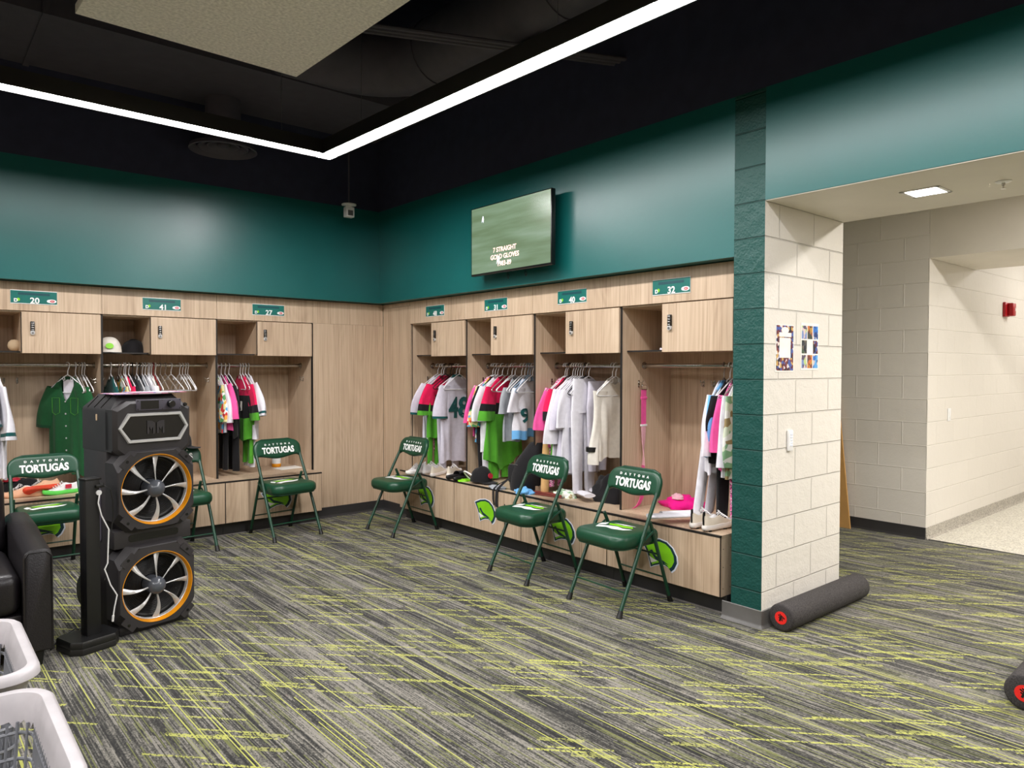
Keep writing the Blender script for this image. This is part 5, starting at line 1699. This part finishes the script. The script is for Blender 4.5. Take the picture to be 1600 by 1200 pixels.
bk = MB().box((-0.456, -0.02, 0.0), (0.456, 0.17, 0.44), 0, bevel=0.06, seg=5, M=Tm(0, 0.20, 0.45) @ Matrix.Rotation(R(-12), 4, 'X'))
bk.build('back_cushion', [LB], sf, angle=60)
MB().box((-0.575, 0.33, 0.08), (0.575, 0.45, 0.60), 0, bevel=0.04, seg=4).build('back_frame', [LB], sf, angle=60)
for sx in (-1, 1):
    for sy in (-1, 1):
        MB().prism(rrect(0.055, 0.055, 0.006, 2), 0, 0.08, 0, Tm(sx * 0.515, sy * 0.385, 0), top=rrect(0.07, 0.07, 0.008, 2)).build('leg', ['black rubber'], sf)

# =================================================================== LAUNDRY BASKETS
def basket(label, cx, cy, wx, wy, h, liner=False, rz=0):
    t = thing('laundry_basket', label, 'basket', (cx, cy, 0), rz, 'white laundry baskets')
    hx_, hy_ = wx / 2, wy / 2
    def rr_(k, z, r=0.075):
        return [Vector((x, y, z)) for x, y in rrect(wx + 2 * k, wy + 2 * k, r + k * 0.6, 8)]
    rim = [(-0.006, h - 0.072), (0.004, h - 0.064), (0.010, h - 0.03), (0.012, h - 0.012), (0.020, h - 0.004), (0.030, h - 0.006), (0.034, h - 0.018), (0.038, h - 0.018), (0.036, h), (0.024, h + 0.010), (0.004, h + 0.008), (-0.004, h - 0.008), (-0.010, h - 0.03), (-0.016, h - 0.072)]
    # wavy lower edge of the band
    rings = []
    for i, (k, z) in enumerate(rim):
        rg = rr_(k, z)
        if i in (0, len(rim) - 1):
            for j, p in enumerate(rg):
                p.z += 0.012 * math.sin(j * 1.9)
        rings.append(rg)
    rings.append([p.copy() for p in rings[0]])
    MB().loft(rings, cap=(False, False)).build('rim', ['basket white'], t, angle=50)
    lat = MB()
    top = h - 0.064
    def side(p0, p1, q0, q1, nv):
        for i in range(nv + 1):
            u = i / nv
            a = Vector(p0).lerp(Vector(p1), u)
            b = Vector(q0).lerp(Vector(q1), u)
            lat.tube([a, b], 0.0042, 6)
    tx, ty, bx, by = hx_ - 0.012, hy_ - 0.012, hx_ * 0.80, hy_ * 0.84
    c_ = 0.06
    side((-tx + c_, -ty, top), (tx - c_, -ty, top), (-bx + c_, -by, 0.03), (bx - c_, -by, 0.03), 12)
    side((-tx + c_, ty, top), (tx - c_, ty, top), (-bx + c_, by, 0.03), (bx - c_, by, 0.03), 12)
    side((tx, -ty + c_, top), (tx, ty - c_, top), (bx, -by + c_, 0.03), (bx, by - c_, 0.03), 18)
    side((-tx, -ty + c_, top), (-tx, ty - c_, top), (-bx, -by + c_, 0.03), (-bx, by - c_, 0.03), 18)
    for sx in (-1, 1):
        for sy in (-1, 1):
            for j in (0.3, 0.7):
                lat.tube([(sx * (tx - c_ * (1 - j) * 0.9 + 0.0), sy * (ty - c_ * j * 0.9), top), (sx * (bx - c_ * (1 - j)), sy * (by - c_ * j), 0.03)], 0.0042, 6)
    for k in range(7):
        z = 0.03 + (top - 0.03) * k / 6.5
        f_ = k / 6.5
        hx2, hy2 = bx + (tx - bx) * f_, by + (ty - by) * f_
        pts = [Vector((x, y, z)) for x, y in rrect(2 * hx2, 2 * hy2, 0.06, 5)]
        lat.tube(pts + [pts[0]], 0.0050 if k else 0.009, 6, cap=False)
    lat.build('lattice_wall', ['basket grey'], t)
    fl = MB()
    for i in range(9):
        x = -bx + 0.03 + (2 * bx - 0.06) * i / 8
        fl.tube([(x, -by, 0.014), (x, by, 0.014)], 0.006, 6)
    for i in range(13):
        y = -by + 0.03 + (2 * by - 0.06) * i / 12
        fl.tube([(-bx, y, 0.014), (bx, y, 0.014)], 0.006, 6)
    fl.tube([Vector((x, y, 0.012)) for x, y in rrect(2 * bx, 2 * by, 0.06, 5)] + [Vector((bx, by - 0.06, 0.012))], 0.010, 6)
    fl.build('floor_grid', ['basket grey'], t)
    return t


BH = 0.55
basket('white laundry basket with grey lattice, the farther of the two, beside the armchair', -3.645, 0.745, 0.41, 0.58, BH)
basket('white laundry basket with grey lattice, the nearer one at the bottom left', -3.645, -0.015, 0.41, 0.60, BH)
cl_ = MB()
rg = []
for i in range(9):
    v = i / 8
    rg.append([Vector(((0.12 + 0.02 * math.sin(3 * a_ + v * 4)) * math.sin(PI * (0.12 + 0.86 * v)) * math.cos(a_), (0.17 + 0.02 * math.cos(2 * a_)) * math.sin(PI * (0.12 + 0.86 * v)) * math.sin(a_), 0.03 + 0.24 * (1 - math.cos(PI * v)) / 2)) for a_ in [2 * PI * k / 20 for k in range(20)]])
o = cl_.loft(rg).build('dark_cloth', [C('black')], None, (-3.69, 0.80, 0.0))
tag(o, 'black clothing heaped in the farther laundry basket', 'clothes')

# =================================================================== FOAM ROLLERS
def roller(label, loc, length, rz):
    t = thing('foam_roller', label, 'foam roller', loc, rz, 'long charcoal foam rollers')
    r = 0.0785
    M = Matrix.Rotation(R(90), 4, 'Y')
    prof = [(0.0, 0.004), (0.030, 0.004), (0.032, 0.0), (r - 0.014, 0.0), (r - 0.004, 0.004), (r, 0.014)]
    prof += [(r, length * k / 6) for k in range(1, 6)]
    prof += [(r, length - 0.014), (r - 0.004, length - 0.004), (r - 0.014, length), (0, length)]
    MB().lathe(prof, 48, M=Tm(0, 0, r) @ M).build('foam_body', ['foam'], t, angle=60)
    # end label (faces -X)
    ME = Tm(0, 0, r) @ Matrix.Rotation(R(-90), 4, 'Z') @ FACE
    MB().prism(circle(0.036, 36), 0, 0.0015, 0, ME).build('end_label', ['label red'], t, smooth=False)
    m = MB()
    for k, (a, b_) in enumerate(((-0.018, 0.020), (-0.022, 0.014), (-0.012, 0.018))):
        m.box((a, 0.010 - k * 0.009, 0.0014), (b_, 0.016 - k * 0.009, 0.0022), 0, M=ME @ Matrix.Rotation(R(-35), 4, 'Z'))
    m.prism([(-0.012, -0.018), (0.0, 0.014), (0.008, 0.014), (-0.002, -0.02)], 0.0014, 0.0024, 0, ME)
    m.build('label_print', ['tv black'], t, smooth=False)
    return t


roller('charcoal foam roller with red end label, lying along the foot of the cream pillar', (0.040, -0.098, 0.0), 0.955, R(-0.4))
roller('charcoal foam roller with red end label, cut by the right picture edge', (-0.030, -1.270, 0.0), 0.93, R(2))

# =================================================================== THINGS ON THE BENCHES
ZB = HB + 0.0005


def shoe(label, loc, rz, upper='shoe cream', sole='shoe sole', L=0.29, group=None, tab=None, accent=None, tilt=0.0, roll=0.0, cleats=False):
    """low sports shoe, toe towards +X"""
    t = thing('sports_shoe', label, 'shoe', loc, 0, group, rot=(roll, tilt, rz))
    def outl(k, n=28):
        pts = []
        for i in range(n):
            a = 2 * PI * i / n
            x = math.cos(a) * 0.5
            wdt = 0.034 + 0.013 * (x + 0.5) - 0.008 * math.exp(-((x + 0.05) / 0.16) ** 2)
            pts.append((x * L * (1 + k * 0.02), (wdt + k * 0.0025) * math.sin(a) / max(0.75, abs(math.sin(a)) ** 0.3 + 0.0001)))
        return pts
    def ring(k, z, curve=1.0):
        return [Vector((x, y, z + curve * (0.020 * max(0, x / L - 0.1) ** 2 * 4))) for x, y in outl(k)]
    z0 = 0.008 if cleats else 0.0
    MB().loft([ring(-1, z0), ring(1, z0 + 0.006), ring(2, z0 + 0.018), ring(0.5, z0 + 0.032)]).build('sole', [sole], t, angle=60)
    rg = []
    up = [(0.0, 0.028), (-0.6, 0.045), (-2.0, 0.060)]
    base = outl(0)
    for s, (k, zz) in enumerate(((0.0, 0), (0.4, 1), (0.8, 2), (1.0, 3))):
        r_ = []
        for x, y in base:
            u = x / L + 0.5             # 0 heel, 1 toe
            if u < 0.42:
                H = 0.088 - 0.018 * math.sin(min(1, u / 0.42) * PI) + 0.012 * (1 - u / 0.42) ** 2
            else:
                H = 0.050 * (1 - ((u - 0.42) / 0.58) ** 0.9) + 0.042
            z = 0.028 + (H - 0.028) * (k ** 0.8)
            sh = 1 - 0.42 * k ** 1.5
            xx = x
            if u > 0.42:
                xx = x - (x - (-0.08 * L)) * 0.55 * k ** 2.2
            else:
                xx = x * (1 - 0.05 * k)
            r_.append(Vector((xx, y * sh, z + z0)))
        rg.append(r_)
    inner = [Vector((p.x * 0.9 - 0.006, p.y * 0.72, p.z - 0.004)) for p in rg[-1]]
    deep = [Vector((p.x * 0.85 - 0.012, p.y * 0.6, 0.045 + z0)) for p in rg[-1]]
    MB().loft(rg + [inner, deep], cap=(False, True), mats=[0, 0, 0, 1, 1, 1, 1]).build('upper', [upper, 'shoe white'], t, angle=60)
    lc = MB()
    for i in range(5):
        x = L * (0.02 + i * 0.055)
        z = 0.094 - i * 0.0085 + z0
        lc.tube([(x - 0.004, -0.024, z - 0.010), (x, -0.01, z + 0.001), (x + 0.006, 0.010, z + 0.001), (x + 0.002, 0.024, z - 0.010)], 0.0028, 6)
    lc.tube([(0.01, 0.0, 0.100 + z0), (0.02, 0.022, 0.104 + z0), (0.035, 0.030, 0.085 + z0), (0.03, 0.038, 0.060 + z0)], 0.0022, 6)
    lc.build('laces', ['shoe white'], t)
    if tab:
        MB().tube([(-L * 0.495, 0, 0.035 + z0), (-L * 0.505, 0, 0.075 + z0), (-L * 0.495, 0, 0.112 + z0), (-L * 0.475, 0, 0.116 + z0), (-L * 0.47, 0, 0.09 + z0)], 0.006, 8).build('pull_tab', [tab], t)
    if accent:
        for s in (-1, 1):
            MB().box((-0.045, s * 0.0385 - 0.002, 0.045), (0.0, s * 0.0385 + 0.002, 0.075), 0).build('side_mark', [accent], t)
    if cleats:
        m = MB()
        for x, y in ((-0.11, 0.02), (-0.11, -0.02), (-0.05, 0.0), (0.03, 0.026), (0.03, -0.026), (0.09, 0.015), (0.09, -0.015)):
            m.prism(rrect(0.022, 0.014, 0.003, 2), 0, 0.010, 0, Tm(x, y, 0))
        m.build('cleats', ['black rubber'], t)
    return t


def slide(label, loc, rz, group, rot=None):
    t = thing('slide_sandal', label, 'sandal', loc, rz, group, rot=rot)
    def ring(k, z):
        return [Vector((0.142 * math.cos(a) * k, (0.043 + 0.006 * math.cos(a)) * k * math.sin(a), z + 0.006 * math.cos(a) ** 2)) for a in [2 * PI * i / 28 for i in range(28)]]
    MB().loft([ring(0.95, 0), ring(1.0, 0.005), ring(1.0, 0.024), ring(0.95, 0.030)]).build('footbed', ['black rubber'], t, angle=60)
    rg = []
    for i in range(13):
        a = PI * i / 12
        y, z = -0.049 * math.cos(a), 0.012 + 0.052 * math.sin(a)
        rg.append([Vector((0.0, y, z)), Vector((0.095, y * 0.97, z * 0.88)), Vector((0.095, y * 0.90, z * 0.88 - 0.004)), Vector((0.0, y * 0.92, z - 0.004))])
    MB().loft(rg).build('strap', [C('black')], t, angle=60)


def cap_hat(label, loc, rz, crown, brim, rot=None, emblem=None, group=None):
    t = thing('baseball_hat', label, 'cap', loc, rz, group, rot=rot)
    rg = []
    for i in range(9):
        v = R(90 * i / 8.2)
        r = 0.092 * math.cos(v) ** 0.75
        z = 0.118 * math.sin(v)
        rg.append([Vector((r * math.cos(a) * 1.08, r * math.sin(a), z + (0.012 if math.cos(a) > 0 else 0) * math.sin(v))) for a in [2 * PI * k / 32 for k in range(32)]])
    cr = MB().loft(rg, cap=(False, True)).build('crown', [crown], t, angle=60)
    MB().prism(circle(0.006, 10), 0, 0.006, 0, Tm(0.004, 0, 0.122)).build('button', [brim], t)
    vs, n = [], 14
    b = MB()
    top, bot = [], []
    for i in range(n + 1):
        a = R(-62 + 124 * i / n)
        inner = Vector((0.096 * math.cos(a), 0.088 * math.sin(a), 0.002))
        outr = Vector((0.096 * math.cos(a) + 0.075 * math.cos(a) ** 0.6, 0.090 * math.sin(a), -0.012 * math.cos(a) + 0.012 - abs(math.sin(a)) * 0.016))
        top.append((inner, outr))
    vs = []
    for i_, o_ in top:
        vs += [i_, o_, o_ - Vector((0, 0, 0.003)), i_ - Vector((0, 0, 0.003))]
    fs = []
    for i in range(n):
        for k in range(4):
            fs.append([i * 4 + k, i * 4 + (k + 1) % 4, (i + 1) * 4 + (k + 1) % 4, (i + 1) * 4 + k])
    fs += [[0, 1, 2, 3], [n * 4 + 3, n * 4 + 2, n * 4 + 1, n * 4]]
    b.add(vs, fs).build('brim', [brim], t, angle=60)
    if emblem:
        MB().prism(circle(0.030, 16, ry=0.024), 0, 0.006, 0, Tm(0.098, 0, 0.052) @ Matrix.Rotation(R(90), 4, 'Z') @ FACE @ Matrix.Rotation(R(-14), 4, 'X')).build('patch', [emblem], t)
    return t


def heap(name, label, cat, loc, sx, sy, sz, mat, seed, rz=0, flat=0.5, lump=0.25, group=None, n=26, rows=12):
    """crumpled cloth or a soft bag resting on its flat underside"""
    rg = []
    for i in range(rows):
        v = i / (rows - 1)
        el = (0.02 + 0.96 * v) * PI / 2
        ring = []
        for k in range(n):
            a = 2 * PI * k / n
            d = Vector((math.cos(a) * math.cos(el), math.sin(a) * math.cos(el), math.sin(el)))
            nn = mnoise.noise(d * 2.1 + Vector((seed, 0, 0))) * lump + mnoise.noise(d * 5.3 + Vector((0, seed, 0))) * lump * 0.45
            rr2 = 1 + nn
            ring.append(Vector((d.x * sx * rr2, d.y * sy * rr2, max(0.0, d.z * sz * rr2 * (1 if v > 0 else 0)))))
        rg.append(ring)
    base = [Vector((p.x * 0.93, p.y * 0.93, 0)) for p in rg[0]]
    o = MB().loft([base] + rg, cap=(True, True)).build(name, [mat], None, loc, rz, angle=70)
    if label:
        tag(o, label, cat, group)
    return o


# locker 48
SG = 'cream shoes on the corner bench'
shoe('white sports shoe behind the chair, far end of the corner bench', (-0.03, 3.56, ZB), R(200), 'shoe white', group='white shoes on the corner bench')
shoe('second white sports shoe deeper on the corner bench, heel showing', (0.13, 3.55, ZB), R(25), 'shoe white', group='white shoes on the corner bench')
shoe('cream sports shoe on the bench edge, left one of the cream pair', (0.095, 3.375, ZB), R(28), 'shoe cream', group=SG)
shoe('cream sports shoe beside the black sandals, right one of the cream pair', (0.19, 3.265, ZB), R(32), 'shoe cream', group=SG)
slide('black slide sandal leaning at the right of the cream shoes', (0.115, 3.115, ZB), R(12), 'black slide sandals on the bench')
slide('black slide sandal farther right, crossing the locker divider line', (0.10, 3.005, ZB), R(20), 'black slide sandals on the bench')
# locker 31
cap_hat('black cap with a white panel standing on the bench under the lime trousers', (0.10, 2.735, ZB + 0.018), R(-75), C('black'), C('black'), emblem='red print')
o = MB().tube([(0.1 * math.cos(a), 0.1 * math.sin(a), 0.006 + 0.09 * math.sin((a) / 1.0)) for a in [PI * k / 14 for k in range(15)]], 0.007, 8).build('visor_band', ['white print'], None, (0.11, 2.83, ZB), R(80))
tag(o, 'white curved band standing at the left of the black cap', 'band')
heap('lime_cloth', 'small lime green cloth on the bench left of the black cap', 'cloth', (0.06, 2.92, ZB), 0.07, 0.05, 0.018, 'lime print', 3.1)
heap('grey_gloves', 'thin grey gloves lying on the bench edge left of the bag strap', 'gloves', (0.05, 2.45, ZB), 0.06, 0.11, 0.022, C('grey'), 5.2, R(-12))
bg = thing('backpack', 'black backpack slumped on the bench under the slate grey shirt', 'bag', (0.22, 2.235, ZB), 0)
def bag_body():
    rg = []
    for i in range(14):
        v = i / 13
        z = 0.40 * v
        w_ = (0.16 + 0.05 * math.sin(v * 2.6)) * (1 - 0.55 * v ** 2.2)
        d_ = (0.145 + 0.02 * math.sin(v * 3)) * (1 - 0.6 * v ** 2)
        ring = []
        for k in range(28):
            a = 2 * PI * k / 28
            nn = 1 + 0.10 * mnoise.noise(Vector((math.cos(a) * 1.6, math.sin(a) * 1.6, v * 3)))
            ring.append(Vector((w_ * nn * math.copysign(abs(math.cos(a)) ** 0.8, math.cos(a)), d_ * nn * math.copysign(abs(math.sin(a)) ** 0.8, math.sin(a)) - 0.13 * v, z)))
        rg.append(ring)
    return MB().loft(rg)
bag_body().build('bag_body', [C('black')], bg, angle=60)
MB().box((-0.175, -0.13, 0.06), (-0.11, 0.09, 0.21), 0, bevel=0.028, seg=4).build('front_pocket', [C('black')], bg, angle=60)
MB().tube([(-0.17, -0.09, 0.215), (-0.178, 0.0, 0.222), (-0.17, 0.06, 0.215)], 0.0025, 6).build('zip', ['rubber grey'], bg)
def strap(pts, w_, t_, mat, M=None, parent=None, name='strap'):
    rg = []
    for i, p in enumerate(pts):
        p = Vector(p[:3])
        rg.append([p + Vector((-t_ / 2, -w_ / 2, 0)), p + Vector((t_ / 2, -w_ / 2, 0)), p + Vector((t_ / 2, w_ / 2, 0)), p + Vector((-t_ / 2, w_ / 2, 0))])
    return MB().loft(rg, M=M).build(name, [mat], parent, smooth=True)
strap([(-0.16, 0.085, 0.09), (-0.20, 0.11, 0.05), (-0.232, 0.13, 0.012), (-0.243, 0.135, -0.01), (-0.243, 0.14, -0.11), (-0.242, 0.135, -0.14)], 0.030, 0.004, C('black'), parent=bg, name='shoulder_strap')
strap([(-0.15, 0.13, 0.07), (-0.20, 0.165, 0.04), (-0.232, 0.18, 0.010), (-0.243, 0.183, -0.012), (-0.245, 0.18, -0.08), (-0.243, 0.17, -0.13)], 0.016, 0.004, C('black'), parent=bg, name='shoulder_strap')
strap([(-0.246, 0.03, -0.10), (-0.247, 0.028, -0.25), (-0.246, 0.03, -0.295), (-0.25, 0.055, -0.33)], 0.008, 0.003, C('black'), parent=bg, name='loose_webbing')
heap('striped_cloth', 'pale blue crumpled cloth on the bench beside the black backpack', 'cloth', (0.055, 2.11, ZB), 0.06, 0.09, 0.045, C('blue'), 8.2, 0, lump=0.4)
# dark brush-like item on top of the rod in locker 31
o = MB().prism([(-0.02, 0), (0.025, 0), (0.03, 0.06), (0.015, 0.08), (0.0, 0.075), (-0.03, 0.085)], 0, 0.03).build('dark_glove', [C('black')], None, (0.36, 2.16, 1.525), R(20))
# locker 40
bt = thing('baseball_bat', 'pale wooden bat standing upright at the left of the third right-hand locker', 'bat', (0.155, 1.985, ZB), rot=(R(1.5), R(1.0), 0))
MB().lathe([(0.0, 0), (0.026, 0.002), (0.032, 0.012), (0.0335, 0.06), (0.033, 0.25), (0.030, 0.36), (0.0215, 0.50), (0.0165, 0.60)], 28).build('barrel', ['bat wood'], bt, angle=60)
MB().lathe([(0.0166, 0.598), (0.0172, 0.60), (0.0172, 0.615), (0.0160, 0.617)], 24).build('red_ring', ['red print'], bt)
MB().lathe([(0.0160, 0.615), (0.0158, 0.70), (0.0160, 0.725)], 24).build('grip', ['black rubber'], bt)
MB().lathe([(0.016, 0.722), (0.026, 0.732), (0.0265, 0.742), (0.02, 0.75), (0, 0.752)], 24).build('knob', ['bat wood'], bt)
bl = thing('leather_belt', 'brown red folded belt lying on the bench in front of the bat', 'belt', (0.12, 1.93, ZB), R(-80))
MB().box((-0.16, -0.035, 0), (0.17, 0.03, 0.012), 0, bevel=0.005).box((-0.13, -0.02, 0.012), (0.16, 0.035, 0.022), 0, bevel=0.005).build('strap_coil', ['belt brown'], bl)
MB().box((0.165, -0.03, 0.002), (0.185, 0.028, 0.012), 0, bevel=0.003).build('buckle', ['brushed steel'], bl)
heap('patterned_cloth', 'green and pink patterned cloth lying by the pale bat', 'cloth', (0.20, 1.80, ZB), 0.08, 0.11, 0.05, C('camo'), 2.2, 0, lump=0.35)
heap('black_bag', 'crumpled black bag on the bench below the cream pullover', 'bag', (0.36, 1.46, ZB), 0.13, 0.17, 0.19, C('black'), 12.4, 0, lump=0.22)
# locker 32
shoe('cream and white spiked shoe with black pull tab, nearer the bench edge', (0.150, 0.385, ZB), R(-3), 'shoe cream', 'shoe sole', 0.30, 'spiked shoes by the pillar', tab='black rubber', cleats=True)
shoe('cream and white spiked shoe with black pull tab, behind its twin', (0.155, 0.505, ZB), R(8), 'shoe cream', 'shoe sole', 0.30, 'spiked shoes by the pillar', tab='black rubber', cleats=True)
heap('magenta_cloth', 'bright magenta crumpled cloth at the back of the bench by the pillar', 'cloth', (0.545, 0.92, ZB), 0.10, 0.17, 0.085, C('magenta'), 7.7, R(10), lump=0.35)
heap('pale_pink_cloth', 'pale pink folded piece on top of the magenta cloth', 'cloth', (0.50, 0.955, ZB + 0.068), 0.04, 0.05, 0.035, C('palepink'), 4.4, 0)
# pink strap hanging from the hook
ly = thing('pink_lanyard', 'long pink strap with buckle hanging from the hook inside the locker beside the pillar', 'strap', (0.325, 1.128, 1.365))
def ribbon(pts, ws, mat, name):
    rg = []
    for (x, y, z, tw), w_ in zip(pts, ws):
        d = Vector((math.cos(tw), math.sin(tw), 0)) * w_ / 2
        nn = Vector((-math.sin(tw), math.cos(tw), 0)) * 0.0015
        p = Vector((x, y, z))
        rg.append([p - d - nn, p + d - nn, p + d + nn, p - d + nn])
    MB().loft(rg).build(name, [mat], ly, angle=60)
ribbon([(0, 0, -0.03, 0.1), (0, 0.001, -0.085, 0.1)], [0.062, 0.062], C('pink'), 'upper_tab')
MB().tube([(-0.03, -0.003, -0.01), (-0.02, -0.006, 0.0), (0.02, -0.006, 0.0), (0.03, -0.003, -0.01), (0.03, -0.003, -0.03), (-0.03, -0.003, -0.03), (-0.03, -0.003, -0.01)], 0.003, 6).build('buckle_ring', ['chrome'], ly)
MB().box((-0.034, -0.006, -0.10), (0.034, 0.004, -0.082), 0, bevel=0.003).build('buckle', [C('pink')], ly)
ribbon([(0, 0, -0.10, 0.1), (0.0, 0.0, -0.20, 0.1), (0.0, 0.0, -0.285, 0.1)], [0.058, 0.058, 0.058], C('pink'), 'pink_band')
MB().box((-0.036, -0.006, -0.295), (0.036, 0.004, -0.28), 0, bevel=0.003).build('slider', ['white plastic'], ly)
ribbon([(0, 0, -0.29, 0.1), (0.0, 0, -0.40, 0.3), (0.0, 0, -0.52, 0.9), (-0.002, 0, -0.58, 1.2)], [0.055, 0.055, 0.05, 0.045], C('palepink'), 'pale_band')
ribbon([(-0.002, 0, -0.575, 1.2), (-0.006, 0, -0.66, 0.7), (-0.012, 0, -0.76, 0.3), (-0.02, -0.002, -0.81, 0.2), (-0.06, -0.004, -0.855, 0.2), (-0.11, -0.006, -0.872, 0.2)], [0.045, 0.05, 0.055, 0.055, 0.055, 0.055], C('pink'), 'tail')

# shelves
cap_hat('white and black cap with green patch on the shelf behind the speaker', (-2.395, YA + 0.20, H3 + 0.011), R(-100), C('offwhite'), C('black'), emblem='lime print')
cap_hat('flat black cap on the shelf right of the white one', (-2.19, YA + 0.32, H3 + 0.003), R(-60), C('black'), C('black'))
o = MB().lathe([(0.0, 0.0), (0.025, 0.006), (0.042, 0.025), (0.046, 0.046), (0.040, 0.07), (0.022, 0.088), (0.0, 0.092)], 24).build('old_baseball', ['hanging tan'], None, (-3.055, YA + 0.19, H3 + 0.011), angle=60)
tag(o, 'scuffed tan ball on the shelf of the leftmost locker', 'ball')
for (x_, y_, lab, m_, sx_) in ((0.24, 1.755, 'small pale box on the shelf edge of the third right-hand locker', 'cloth palepink', 0.05), (0.24, 0.86, 'crumpled lilac wrapper on the shelf beside the pillar', 'cloth lavender', 0.04),
                               (0.24, 2.68, 'small white card on the shelf edge of the second right-hand locker', 'paper', 0.03)):
    o = MB().box((-0.03, -sx_, 0), (0.03, sx_, 0.014), 0, bevel=0.003).build('small_box', [m_], None, (x_, y_, H3 + 0.011))
    tag(o, lab, 'box')
heap('dark_helmet', 'dark helmet at the back of the cubby beside the pillar', 'helmet', (0.45, 0.87, H3 + 0.011), 0.11, 0.075, 0.11, 'speaker gloss', 9.9, 0, lump=0.05)
# left run benches
BG = 'bright shoes on the leftmost bench'
shoe('peach running shoe lying on the leftmost bench', (-3.03, YA + 0.06, ZB), R(170), 'shoe peach', 'shoe peach', group=BG)
shoe('orange soled running shoe tipped over against the peach one', (-2.89, YA + 0.03, ZB + 0.035), R(205), 'shoe peach', 'shoe orange', group=BG, roll=R(38))
shoe('white shoe with green sole and pink mark on the leftmost bench', (-2.765, YA + 0.03, ZB), R(195), 'shoe white', 'shoe green', group=BG, accent='red print')
heap('black_kit_bag', 'black and red kit bag behind the shoes on the leftmost bench', 'bag', (-3.03, YA + 0.27, ZB), 0.17, 0.11, 0.12, C('black'), 21.3, 0, lump=0.2)
heap('red_cloth', 'small red cloth on top of the black kit bag', 'cloth', (-3.08, YA + 0.25, ZB + 0.105), 0.06, 0.05, 0.03, 'red print', 14.1)
jr = thing('small_jar', 'small white jar with yellow band at the back of the corner bench, left run', 'jar', (-0.86, YA + 0.45, ZB))
MB().lathe([(0, 0), (0.042, 0), (0.045, 0.006), (0.045, 0.03), (0.043, 0.034)], 28).build('yellow_band', ['orange ring'], jr)
MB().lathe([(0.043, 0.034), (0.043, 0.085), (0.036, 0.095), (0.036, 0.11), (0, 0.112)], 28).build('jar_body', ['white plastic'], jr)
o = MB().prism([(-0.15, -0.1), (0.15, -0.1), (0.15, 0.1), (-0.15, 0.1)], 0, 0.0015).build('paper_sheet', ['paper'], None, (-0.78, YA + 0.30, ZB), R(8), smooth=False)
tag(o, 'sheet of white paper on the corner bench of the left run', 'paper')
# dark cap perched on the chair behind the speaker
cap_hat('black cap perched on the backrest of the chair behind the speaker', (-1.985, 4.14, 0.838), R(-25), C('black'), C('black'), rot=(R(0), R(6), R(-20)))
tag(bpy.data.objects['dark_glove'], 'black glove tucked on the rod end of the second right-hand locker', 'glove')
